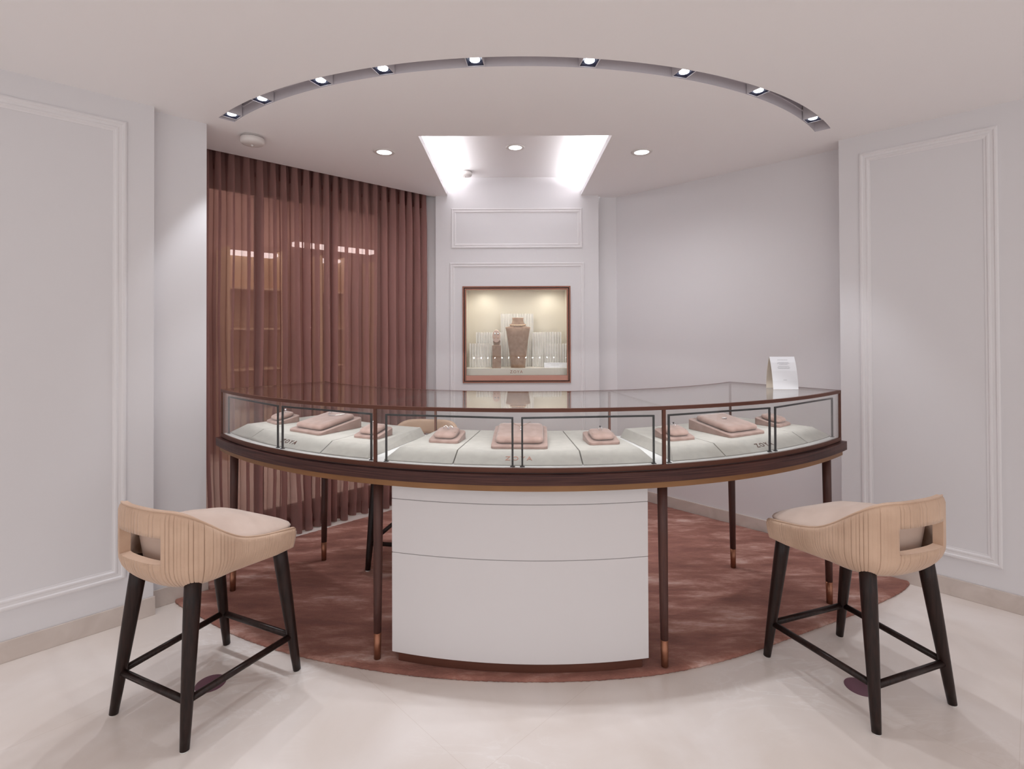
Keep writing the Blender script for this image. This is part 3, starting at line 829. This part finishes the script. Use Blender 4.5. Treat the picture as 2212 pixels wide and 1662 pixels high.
# ------------------------------------------------------------------ tent card
def tent():
    x0, x1 = 1.321, 1.449
    t = thing('tent_card', 'white folded paper tent card standing on the right end of the counter', 'card', (1.385, 2.69, ZTOP))
    yr = 2.692
    fr = [(yr, 1.251), (yr - .012, 1.222), (yr - .024, 1.18), (yr - .034, 1.13), (yr - .038, ZTOP + .0005)]
    bk = [(yr, 1.251), (yr + .012, 1.222), (yr + .024, 1.18), (yr + .032, 1.13), (yr + .034, ZTOP + .0005)]
    def leaf(pr, name, m, off):
        bb = B()
        L = [[(x0, y, z), (x1, y, z), (x1, y + off, z), (x0, y + off, z)] for y, z in pr]
        bb.loops(L, True, True, False); return bb.build(name, m, t)
    f = leaf(fr, 'front_leaf', M['paper'], .0008); leaf([(y + .0009, z) for y, z in bk], 'back_leaf', M['paperin'], .0008)
    bb = B(); cx = (x0 + x1) / 2
    def yf(z):
        for (ya, za), (yb, zb) in zip(fr, fr[1:]):
            if z <= za and z >= zb: return ya + (yb - ya) * (za - z) / (za - zb)
        return fr[-1][0]
    rnd = random.Random(5)
    for z, w in ((1.234, .052), (1.2215, .054), (1.216, .062), (1.211, .042), (1.2015, .056), (1.196, .064), (1.191, .058), (1.134, .018)):
        bb = B()
        x = cx - w / 2
        while x < cx + w / 2:
            ww = rnd.uniform(.003, .008)
            xe = min(x + ww, cx + w / 2)
            bb.add([(x, yf(z) - .0003, z), (xe, yf(z) - .0003, z), (xe, yf(z + .0016) - .0003, z + .0016), (x, yf(z + .0016) - .0003, z + .0016)], [(0, 1, 2, 3)])
            x = xe + .0014
        bb.build('text_line', M['print'], f)
tent()

# ------------------------------------------------------------------ wall showcase in the pilaster
ws = thing('wall_showcase', 'copper-framed lit jewellery niche set in the back wall', 'showcase', (.038, 4.36, NZ0))
def frame(bb, x0, x1, z0, z1, w, wb, y0, y1):
    bb.box(x0, x1, y0, y1, z1 - w, z1); bb.box(x0, x1, y0, y1, z0, z0 + wb)
    bb.box(x0, x0 + w, y0, y1, z0 + wb, z1 - w); bb.box(x1 - w, x1, y0, y1, z0 + wb, z1 - w); return bb
frame(B(), -.411, .487, .950, 1.755, .0115, .0115, 4.350, 4.372).build('outer_frame', M['rosemetal'], ws)
frame(B(), -.398, .474, .9625, 1.742, .005, .005, 4.357, 4.376).build('shadow_gap', M['black'], ws)
frame(B(), -.3925, .4685, .968, 1.7365, .012, .003, 4.353, 4.378).build('door_frame', M['rosemetal'], ws)
bb = B(); bb.box(-.3805, .4565, 4.3545, 4.378, .9712, 1.012); bb.build('sill_panel', M['rosesill'], ws)
bb = B(); bb.box(-.381, .457, 4.364, 4.368, 1.012, 1.725); bb.build('door_pane', M['glass'], ws)
bb = B()   # niche lining
def quad(*p): bb.add(p, [(0, 1, 2, 3)])
x0, x1, y0, y1, z0, z1 = -.397, .473, 4.379, 4.70, .968, 1.742
quad((x0, y1, z0), (x1, y1, z0), (x1, y1, z1), (x0, y1, z1)); quad((x0, y0, z0), (x0, y1, z0), (x0, y1, z1), (x0, y0, z1)); quad((x1, y0, z0), (x1, y1, z0), (x1, y1, z1), (x1, y0, z1))
quad((x0, y0, z1), (x1, y0, z1), (x1, y1, z1), (x0, y1, z1)); quad((x0, y0, z0), (x1, y0, z0), (x1, y1, z0), (x0, y1, z0))
M['ledge'] = principled('cream_ledge', (0.74, 0.70, 0.63, 1), 0.6)
M['niche'] = principled('cream_lining', (0.72, 0.665, 0.575, 1), 0.7)
bb.build('lining', M['niche'], ws, fix=False)
bb = B(); bb.box(-.395, .471, 4.420, 4.695, .970, 1.066); lg = bb.build('ledge', M['ledge'], ws)
text_mesh('lettering', 'ZOYA', .0345, M['lettercopper'], lg, (.035, 4.4194, 1.036), (1, 0, 0), (0, 0, 1), 1.25)
def niche_spot(x, e, y=4.50):
    ld = bpy.data.lights.new('niche_led', 'SPOT'); ld.energy = e; ld.spot_size = radians(160); ld.spot_blend = .9; ld.shadow_soft_size = .02; ld.color = (1.0, .96, .86)
    lo = bpy.data.objects.new('niche_led', ld); COL.objects.link(lo); lo.location = (x, y, 1.73)
    lo.rotation_euler = (radians(14), 0, 0)
for x, e in ((-.24, 1.0), (.32, 1.0)): niche_spot(x, e, 4.57)
_l = bpy.data.lights.new('niche_strip', 'AREA'); _l.shape = 'RECTANGLE'; _l.size = .80; _l.size_y = .02; _l.energy = 2.0; _l.color = (1.0, .96, .88)
_o = bpy.data.objects.new('niche_strip', _l); COL.objects.link(_o); _o.location = (.038, 4.388, 1.732); _o.rotation_euler = (radians(3), 0, 0)

ZL = 1.0665
def pleated(x0, x1, ztop, y, lab, n):
    bb = B(); L0 = []; L1 = []
    m = n * 2
    for k in range(m + 1):
        x = x0 + (x1 - x0) * k / m; yy = y + (.011 if k % 2 else -.011)
        L0.append((x, yy, ZL)); L1.append((x, yy, ztop + (-.004 if k % 2 else 0)))
    L2 = [(x, yy + .001, z) for x, yy, z in L1]; L3 = [(x, yy + .001, z) for x, yy, z in L0]
    bb.loops([L0, L1, L2, L3, L0], False, False, False, closed=False)
    return tag(bb.build('pleated_screen', M['pleat']), lab, 'screen', 'white pleated paper screens in the wall niche')
pleated(-.100, .190, 1.535, 4.64, 'tallest white pleated screen, right behind the necklace bust', 12)
pleated(-.315, -.085, 1.372, 4.60, 'white pleated screen of middle height, behind the earring stand', 10)
pleated(.178, .432, 1.372, 4.60, 'white pleated screen of middle height, right of the necklace bust', 11)
pleated(-.368, -.184, 1.275, 4.555, 'low white pleated screen at the left end of the niche', 8)
pleated(.288, .468, 1.272, 4.54, 'low white pleated screen at the right end of the niche', 8)

# necklace bust
def bust():
    t = thing('necklace_bust', 'taupe suede necklace bust in the wall niche', 'bust', (.052, 4.49, ZL))
    bb = B(); cx, cy = .050, 4.49
    prof = [(.0615, .040, ZL), (.0665, .041, 1.12), (.0755, .043, 1.20), (.0880, .046, 1.30), (.0985, .048, 1.37), (.1045, .047, 1.400), (.1075, .044, 1.411), (.1000, .042, 1.416), (.080, .040, 1.419), (.069, .039, 1.423), (.0655, .039, 1.428), (.057, .036, 1.442), (.0505, .034, 1.458), (.0475, .033, 1.475), (.0490, .034, 1.490), (.0470, .032, 1.495)]
    L = []
    for rx, ry, z in prof:
        L.append([(cx + rx * cos(2*pi*j/32), cy + ry * (1 if sin(2*pi*j/32) < 0 else .7) * sin(2*pi*j/32), z) for j in range(32)])
    bb.loops(L, True, True, True); bb.build('torso', M['taupe'], t)
    bb = B(); pts = []
    for j in range(33):
        a = 2 * pi * j / 33
        pts.append((cx + .0705 * cos(a), cy + .0455 * sin(a), 1.4355 + .010 * (1 - 0) * (sin(a) + 1) * .5 - .006))
    bb.tube(pts, .0036, 8, closed=True)
    tag(bb.build('collar_necklace', M['gold']), 'gold collar necklace around the neck of the bust', 'necklace')
bust()
# earring stand
def earstand():
    t = thing('earring_stand', 'taupe block with oval blush earring card in the wall niche', 'earring stand', (-.131, 4.47, ZL))
    bb = B(); bb.box(-.168, -.095, 4.435, 4.505, ZL, 1.260); bb.build('block', M['taupe'], t, bevel=.003)
    bb = B(); L = []
    for w, z in ((.023, 1.2605), (.031, 1.290), (.026, 1.31)): L.append([(-.131 + sx * w, 4.468 + sy * .012, z) for sx, sy in ((-1, -1), (1, -1), (1, 1), (-1, 1))])
    bb.loops(L, True, True, False); bb.build('neck', M['taupe'], t)
    bb = B(); L = []
    for y, k in ((4.452, .93), (4.449, 1.0), (4.446, 1.0), (4.443, .93)):
        L.append([(-.133 + .034 * k * cos(2*pi*j/28), y, 1.337 + .054 * k * sin(2*pi*j/28)) for j in range(28)])
    bb.loops(L, True, True, True); bb.build('oval_card', M['blush'], t)
    for nm, sx, z, m, r in (('upper left', -.012, 1.358, M['silver'], .0095), ('upper right', .014, 1.358, M['silver'], .0095), ('lower left', -.015, 1.325, M['gold'], .006), ('lower right', .014, 1.325, M['gold'], .006)):
        bb = B(); bb.lathe([(.001, -r * .6), (r * .8, -r * .3), (r, 0), (r * .8, r * .3), (.001, r * .6)], n=10)
        bb.v = [(-.133 + sx + x, 4.437 + y * .55, z + zz * 1.6) for x, y, zz in bb.v]
        tag(bb.build('stud_earring', m), '%s earring stud, the %s one on the oval card' % ('silver' if m is M['silver'] else 'gold', nm), 'earring', 'earrings on the oval card')
earstand()
bb = B(); bb.loops([[(.272, 4.455, ZL + .0005), (.466, 4.455, ZL + .0005), (.466, 4.457, ZL + .0005), (.272, 4.457, ZL + .0005)], [(.272, 4.468, ZL + .044), (.466, 4.468, ZL + .044), (.466, 4.47, ZL + .044), (.272, 4.47, ZL + .044)]], True, True, False)
nc = tag(bb.build('info_card', M['paper']), 'small white information card at the right end of the niche ledge', 'card')
for z, a, c in ((.034, .300, .425), (.022, .330, .40)):
    bb = B(); y = 4.455 + .013 * z / .044 - .0004
    bb.add([(a, y, ZL + z), (c, y, ZL + z), (c, y + .0005, ZL + z + .0016), (a, y + .0005, ZL + z + .0016)], [(0, 1, 2, 3)])
    bb.build('text_line', M['print'], nc)

# ------------------------------------------------------------------ stools
def make_stool(label, c, a_deg):
    t = thing('bar_stool', label, 'stool', (c[0], c[1], c[2]), -radians(a_deg), 'beige pleated bar stools')
    # outline (half), from the front of one side round the back to the front of the other
    half = []
    yfront, yb = .205, -.055
    for k in range(40): half.append((.238, yfront + (yb - yfront) * k / 40.0))
    for k in range(161):
        th = (pi / 2) * k / 160
        e = 2 / 2.7
        half.append((.238 * cos(th) ** e if cos(th) > 1e-6 else 0.0, yb - .215 * sin(th) ** e))
    full = half + [(-x, y) for x, y in half[::-1][1:]]
    d = [0]
    for p, q in zip(full, full[1:]): d.append(d[-1] + hypot(q[0] - p[0], q[1] - p[1]))
    Ltot = d[-1]
    # pleat creases: irregular spacing
    rnd = random.Random(11)
    cre = []; s = .004
    while s < Ltot:
        cre.append(s)
        f = abs(s - Ltot / 2) / (Ltot / 2)
        s += (0.0155 - 0.0075 * f) * rnd.uniform(.7, 1.35)
    cdep = [rnd.uniform(.25, 1.0) * (1.0 if abs(q - Ltot / 2) < Ltot * .28 else .55) for q in cre]
    # samples: dense, following the creases so each fold is sharp
    us = [0.0]
    for c0, c1 in zip(cre, cre[1:] + [Ltot]):
        us += [c0 + (c1 - c0) * q for q in (0.0, .10, .30, .70, .92)]
    us.append(Ltot); us = sorted(set(round(u, 6) for u in us if 0 <= u <= Ltot))
    def at(u):
        lo, hi = 0, len(d) - 1
        while hi - lo > 1:
            m = (lo + hi) // 2
            if d[m] <= u: lo = m
            else: hi = m
        f = (u - d[lo]) / max(1e-9, d[hi] - d[lo])
        x = full[lo][0] + (full[hi][0] - full[lo][0]) * f; y = full[lo][1] + (full[hi][1] - full[lo][1]) * f
        i0 = max(0, lo - 2); i1 = min(len(full) - 1, hi + 2)
        tx = full[i1][0] - full[i0][0]; ty = full[i1][1] - full[i0][1]; L = hypot(tx, ty)
        return x, y, ty / L * -1 * -1, -tx / L   # outward normal (for this travel direction)
    ZTOPT = [(-.27, .786), (-.245, .782), (-.21, .764), (-.17, .736), (-.10, .683), (-.035, .645), (.04, .622), (.12, .608), (.185, .600), (.2, .596), (.206, .588)]
    def ztop(y): return smooth_tab(ZTOPT, y)
    ZB0 = .515
    rows = [0, .05, .11, .18, .27, .352, .41, .47, .55, .63, .665, .685, .75, .83, .91, .965, 1.0]
    def crease(u):
        # depth profile inside one fold: sharp groove at the crease, soft roll after it
        import bisect
        k = bisect.bisect_right(cre, u + 1e-7) - 1
        if k < 0: return 0.0
        c0 = cre[k]; c1 = cre[k + 1] if k + 1 < len(cre) else Ltot
        q = (u - c0) / max(1e-6, c1 - c0)
        dep = 0.0062 * min(1, (c1 - c0) / .012) * cdep[k]
        return -dep * (1 - min(1, q / .10)) if q < .10 else -dep * 0.22 * ((q - .10) / .90) ** 4
    O = []; I = []
    for u in us:
        x, y, nx, ny = at(u)
        sgn = 1 if (nx * x + ny * (y + .05)) > 0 else -1
        nx *= sgn; ny *= sgn
        zt = ztop(y); th = lerp_tab([(-.2, .033), (-.02, .018), (.2, .008)], y)
        co = []; ci = []
        for v in rows:
            z = ZB0 + (zt - ZB0) * v
            ins = .050 * lerp_tab([(-.05, 1), (.12, .35)], y) * max(0, 1 - (z - ZB0) / .085) ** 2.0
            edge = .010 * max(0, (v - .90) / .10) ** 2 if v > .9 else 0
            fade = 1 if v < .9 else max(0, 1 - (v - .9) / .1)
            off = crease(u) * fade - ins - edge
            co.append((x + nx * off, y + ny * off, z))
            offi = -th - ins * .6 - (-edge * .6)
            ci.append((x + nx * offi, y + ny * offi, z - (0.0 if v < 1 else -.001)))
        O.append(co); I.append(ci)
    nu, nv = len(us), len(rows)
    xs = [at(u)[0] for u in us]; ys = [at(u)[1] for u in us]
    def solid(i, j):
        if i < 0 or j < 0 or i >= nu - 1 or j >= nv - 1: return False
        xm = (xs[i] + xs[i + 1]) / 2
        if ys[i] < -.2 and abs(xm) < .114 and rows[j] >= .351 and rows[j + 1] <= .686: return False
        return True
    bb = B()
    idO = {}; idI = {}
    V = []; Fs = []; SM = []
    for i in range(nu):
        for j in range(nv):
            idO[i, j] = len(V); V.append(O[i][j]); idI[i, j] = len(V); V.append(I[i][j])
    for i in range(nu - 1):
        for j in range(nv - 1):
            if not solid(i, j): continue
            Fs.append((idO[i, j], idO[i + 1, j], idO[i + 1, j + 1], idO[i, j + 1])); SM.append(True)
            Fs.append((idI[i, j], idI[i, j + 1], idI[i + 1, j + 1], idI[i + 1, j])); SM.append(True)
            for (di, dj, a, c) in ((-1, 0, (i, j), (i, j + 1)), (1, 0, (i + 1, j), (i + 1, j + 1)), (0, -1, (i, j), (i + 1, j)), (0, 1, (i, j + 1), (i + 1, j + 1))):
                if not solid(i + di, j + dj):
                    Fs.append((idO[a], idO[c], idI[c], idI[a])); SM.append(False)
    bb.v = V; bb.f = Fs; bb.sm = SM
    back = bb.build('backrest', M['fabric'], t, local=True)
    # piping along the upper outer edge and around the opening
    bb = B()
    bb.tube([(O[i][-1][0] * 1.0, O[i][-1][1], O[i][-1][2] + .0005) for i in range(0, nu, 3)], .0034, 6)
    bb.build('piping', M['fabric'], back, local=True)
    # seat
    K = 96
    def outline(ins):
        dense = []
        for k in range(1440):
            a = 2 * pi * k / 1440; ca, sa = cos(a), sin(a)
            e = .36
            hx = (.231 if sa >= 0 else .231 - .010 * min(1, -sa)) - ins
            if sa >= 0: y = (.236 - ins) * (abs(sa) ** e)
            else: y = -(.208 - ins) * (abs(sa) ** .8)
            x = hx * (1 if ca >= 0 else -1) * abs(ca) ** (e if sa >= 0 else .66)
            dense.append((x, y))
        dense.append(dense[0])
        cum = [0]
        for p, q in zip(dense, dense[1:]): cum.append(cum[-1] + hypot(q[0] - p[0], q[1] - p[1]))
        pts = []; m = 0
        for k in range(K):
            t_ = cum[-1] * k / K
            while cum[m + 1] < t_: m += 1
            f = (t_ - cum[m]) / max(1e-9, cum[m + 1] - cum[m])
            pts.append((dense[m][0] + (dense[m + 1][0] - dense[m][0]) * f, dense[m][1] + (dense[m + 1][1] - dense[m][1]) * f))
        return pts
    def ze(x, y): return smooth_tab([(-.21, .672), (-.12, .668), (-.03, .646), (.05, .629), (.12, .618), (.2, .611), (.24, .606)], y)
    def crown(x, y, f): return ze(x, y) + f * (.052 + (.14 * y if y < 0 else -.03 * y))
    bb = B(); L = []
    L.append([(x, y, .520) for x, y in outline(.06)])
    L.append([(x, y, .526) for x, y in outline(.032)])
    L.append([(x, y, .555) for x, y in outline(.018)])
    L.append([(x, y, ze(x, y) - .016) for x, y in outline(.004)])
    L.append([(x, y, ze(x, y) - .008) for x, y in outline(.0015)])
    L.append([(x, y, ze(x, y)) for x, y in outline(.006)])
    for ins, f in ((.02, .16), (.05, .42), (.09, .72), (.13, .9), (.17, .98), (.195, 1.0)):
        L.append([(x, y, crown(x, y, f)) for x, y in outline(ins)])
    bb.loops(L, True, True, True)
    bb.build('seat', M['seatfab'], t, local=True)
    # legs
    legs = []
    for sx, y0, y1, x0, x1 in ((1, -.23, -.166, .200, .150), (-1, -.23, -.166, .200, .150), (1, .23, .155, .2125, .190), (-1, .23, .155, .2125, .190)):
        f0 = Vector((sx * x0, y0, .004)); f1 = Vector((sx * x1, y1, .560))
        def pt(q): return f0 + (f1 - f0) * q
        bb = B(); bb.tube([pt(0), pt(.12), pt(.5), pt(.8), pt(1)], [.0148, .0172, .0232, .0268, .0275], 18)
        lg = bb.build('leg', M['stoolwood'], t, local=True)
        bb = B(); bb.lathe([(.0125, .0002), (.0135, .001), (.0135, .0042), (.012, .0065)], f0.x, f0.y, 16); bb.build('glide', M['glide'], lg, local=True)
        legs.append((f0, f1))
    def on(k, z):
        f0, f1 = legs[k]; return f0 + (f1 - f0) * ((z - f0.z) / (f1.z - f0.z))
    for k0, k1, z in ((0, 1, .150), (2, 3, .150), (0, 2, .152), (1, 3, .152)):
        bb = B(); bb.tube([on(k0, z), on(k1, z)], .0122, 14); bb.build('stretcher', M['stoolwood'], t, local=True)
    return t
st = make_stool('beige pleated bar stool standing at the left front of the counter', (-1.1785, 2.045, 0), 24.8)
copy_tree(st, (1.359, 2.10, 0), -radians(-19.9), 'beige pleated bar stool standing at the right front of the counter')
copy_tree(st, (-.584, 3.204, 0.0166), -radians(189.7), 'beige bar stool on the rug behind the counter, mostly hidden by the white pedestal')

# ------------------------------------------------------------------ floor dots
for (x, y, lab) in ((-1.198, 2.085, 'round plum floor sticker under the left front stool'), (1.350, 2.050, 'round plum floor sticker under the right front stool')):
    bb = B(); bb.lathe([(.055, .0003), (.055, .0012), (.0545, .0014)], x, y, 48, smooth=False)
    tag(bb.build('floor_sticker', M['dot']), lab, 'sticker', 'plum floor stickers')

# ------------------------------------------------------------------ ceiling fittings
SPOTS = [(-1.441, 2.726), (-1.196, 2.548), (-.846, 2.367), (-.539, 2.285), (-.147, 2.217), (.324, 2.224), (.742, 2.328), (1.147, 2.504), (1.602, 2.809)]
names_ord = ['leftmost square spotlight in the curved ceiling slot', 'second square spotlight from the left end of the curved ceiling slot', 'third square spotlight from the left end of the curved ceiling slot',
             'fourth square spotlight from the left end of the curved ceiling slot', 'square spotlight in the curved slot, nearest left of its middle joint', 'square spotlight in the curved slot, nearest right of its middle joint',
             'third square spotlight from the right end of the curved ceiling slot', 'second square spotlight from the right end of the curved ceiling slot', 'rightmost square spotlight in the curved ceiling slot']
def make_spot(loc, rz, label):
    t = thing('spotlight', label, 'spotlight', loc, rz, 'square spotlights in the curved ceiling slot')
    w = .037; h0, h1 = .002, .085
    bb = B()
    bb.box(-w, w, -w, -w + .003, h0, h1); bb.box(-w, w, w - .003, w, h0, h1); bb.box(-w, -w + .003, -w + .003, w - .003, h0, h1); bb.box(w - .003, w, -w + .003, w - .003, h0, h1)
    bb.box(-w, w, -w, w, h1, h1 + .003)
    bb.build('housing', M['housing'], t, local=True)
    bb = B(); i0, i1 = w - .0035, .026
    L = [[(sx * k, sy * k, z) for sx, sy in ((-1, -1), (1, -1), (1, 1), (-1, 1))] for k, z in ((i0, .003), (i1, .010), (i1, .016))]
    bb.loops(L, False, True, False); bb.build('baffle', M['baffle'], t, local=True)
    bb = B(); bb.lathe([(.0015, .0058), (.013, .0062), (.0200, .0078), (.0215, .0100), (.0215, .0140)], 0, 0, 28, smooth=False); bb.build('lamp_lens', M['lens'], t, local=True)
    return t
sp0 = None
for k, (x, y) in enumerate(SPOTS):
    a = degrees(atan2(x - SLOT_C[0], SLOT_C[1] - y)); p = slot_pt((SLOT_RO + SLOT_RI) / 2, a, ZC)
    if sp0 is None: sp0 = make_spot(tuple(p), radians(a), names_ord[k])
    else: copy_tree(sp0, tuple(p), radians(a), names_ord[k])
    ld = bpy.data.lights.new('spot_beam', 'SPOT'); ld.energy = 19.0
    ld.spot_size = radians(60); ld.spot_blend = .5; ld.shadow_soft_size = .014; ld.color = (.90, .94, 1.0)
    lo = bpy.data.objects.new('spot_beam', ld); COL.objects.link(lo); lo.location = (p.x, p.y, ZC - .012)

def make_down(loc, label):
    t = thing('downlight', label, 'downlight', loc, 0, 'round white downlights')
    bb = B(); bb.lathe([(.046, -.0045), (.062, -.0050), (.066, -.0015), (.066, -.0003)], 0, 0, 40, cap0=False, cap1=False)
    bb.lathe([(.046, -.0045), (.044, .0)], 0, 0, 40, cap0=False, cap1=False)
    bb.build('trim_ring', M['plastic'], t, local=True, fix=False)
    bb = B(); bb.lathe([(.0455, -.0035), (.044, -.0025), (.020, -.0018)], 0, 0, 36, cap0=False, cap1=True); bb.build('lamp', M['lamp'], t, local=True)
    return t
dl = make_down((-.795, 3.267, ZC - .0002), 'round white downlight in the ceiling left of the cove, above the curtain side')
copy_tree(dl, (.820, 3.286, ZC - .0002), 0, 'round white downlight in the ceiling right of the cove')
copy_tree(dl, (.028, 3.636, zu - .0002), 0, 'round white downlight inside the recessed ceiling cove')
for (x, y, z) in ((-.795, 3.267, ZC), (.82, 3.286, ZC), (.028, 3.636, zu)):
    ld = bpy.data.lights.new('downlight_beam', 'SPOT'); ld.energy = (31 if z < 2.6 else 10); ld.spot_size = radians(158); ld.spot_blend = 1.0; ld.shadow_soft_size = .04; ld.color = (.98, .97, 1.0)
    lo = bpy.data.objects.new('downlight_beam', ld); COL.objects.link(lo); lo.location = (x, y, z - .008)

def make_smoke(loc, label, k=1.0):
    t = thing('smoke_detector', label, 'smoke detector', loc, 0, 'white smoke detectors')
    bb = B(); bb.lathe([(.050 * k, -.0003), (.050 * k, -.009), (.056 * k, -.012), (.056 * k, -.030 * k), (.050 * k, -.038 * k), (.028 * k, -.042 * k), (.010 * k, -.042 * k)], 0, 0, 40); bb.build('body', M['plastic'], t, local=True)
    bb = B(); bb.lathe([(.0520 * k, -.0095), (.0545 * k, -.0095), (.0545 * k, -.0118), (.0520 * k, -.0118)], 0, 0, 40, smooth=False); bb.build('vent_slot', M['gap'], t, local=True)
    bb = B(); bb.lathe([(.005 * k, -.0418 * k), (.005 * k, -.047 * k), (.003 * k, -.050 * k)], 0, 0, 12); bb.build('sensor_tip', M['plastic'], t, local=True)
    return t
make_smoke((-1.488, 2.999, ZC - .0001), 'white smoke detector on the ceiling near the left end of the curved slot', 1.15)
make_smoke((-.372, 4.19, zu - .0001), 'white smoke detector inside the recessed ceiling cove')

# ------------------------------------------------------------------ light
def area(name, loc, sx, sy, e, col=(1, 1, 1), rot=(0, 0, 0), spread=180):
    ld = bpy.data.lights.new(name, 'AREA'); ld.shape = 'RECTANGLE'; ld.size = sx; ld.size_y = sy; ld.energy = e; ld.color = col; ld.spread = radians(spread)
    lo = bpy.data.objects.new(name, ld); COL.objects.link(lo); lo.location = loc; lo.rotation_euler = rot
    return lo
# cove LED strips lying on the lip, shining up and inwards
ym = (CV['y0'] + 4.36) / 2
area('cove_led', (CV['x0'] - .050, ym, ZC + .03), .02, 1.30, 8.0, (.97, .97, 1.0), (pi, radians(20), 0))
area('cove_led', (CV['x1'] + .055, ym, ZC + .03), .02, 1.30, 8.0, (.97, .97, 1.0), (pi, radians(-20), 0))
# added fill: rows of unseen spot lamps behind the camera
for x in (-2.4, -.8, .8, 2.4):
    for y in (-.6, -2.2):
        ld = bpy.data.lights.new('rear_fill', 'SPOT'); ld.energy = 34; ld.spot_size = radians(140); ld.spot_blend = .8; ld.shadow_soft_size = .12; ld.color = (1.0, .97, .96)
        lo = bpy.data.objects.new('rear_fill', ld); COL.objects.link(lo); lo.location = (x, y, 2.49)
# added area lamp to light the wall and cabinets outside the window
area('outside_fill', tuple(PL(5.3, 2.0, 3.1)), 3.5, 1.6, 55, (1.0, .93, .88))

w = bpy.data.worlds.new('world'); SC.world = w; w.use_nodes = True
bg = w.node_tree.nodes['Background']; bg.inputs['Color'].default_value = (.985, .985, 1.0, 1); bg.inputs['Strength'].default_value = 1.08

SC.view_settings.view_transform = 'Standard'
SC.view_settings.look = 'None'
SC.view_settings.exposure = 0.20
SC.view_settings.gamma = 1.0
SC.view_settings.use_curve_mapping = False
SC.cycles.use_denoising = True
SC.cycles.max_bounces = 12
SC.cycles.transparent_max_bounces = 24
SC.cycles.diffuse_bounces = 6
SC.cycles.sample_clamp_indirect = 6.0
SC.cycles.caustics_reflective = False
SC.cycles.caustics_refractive = False
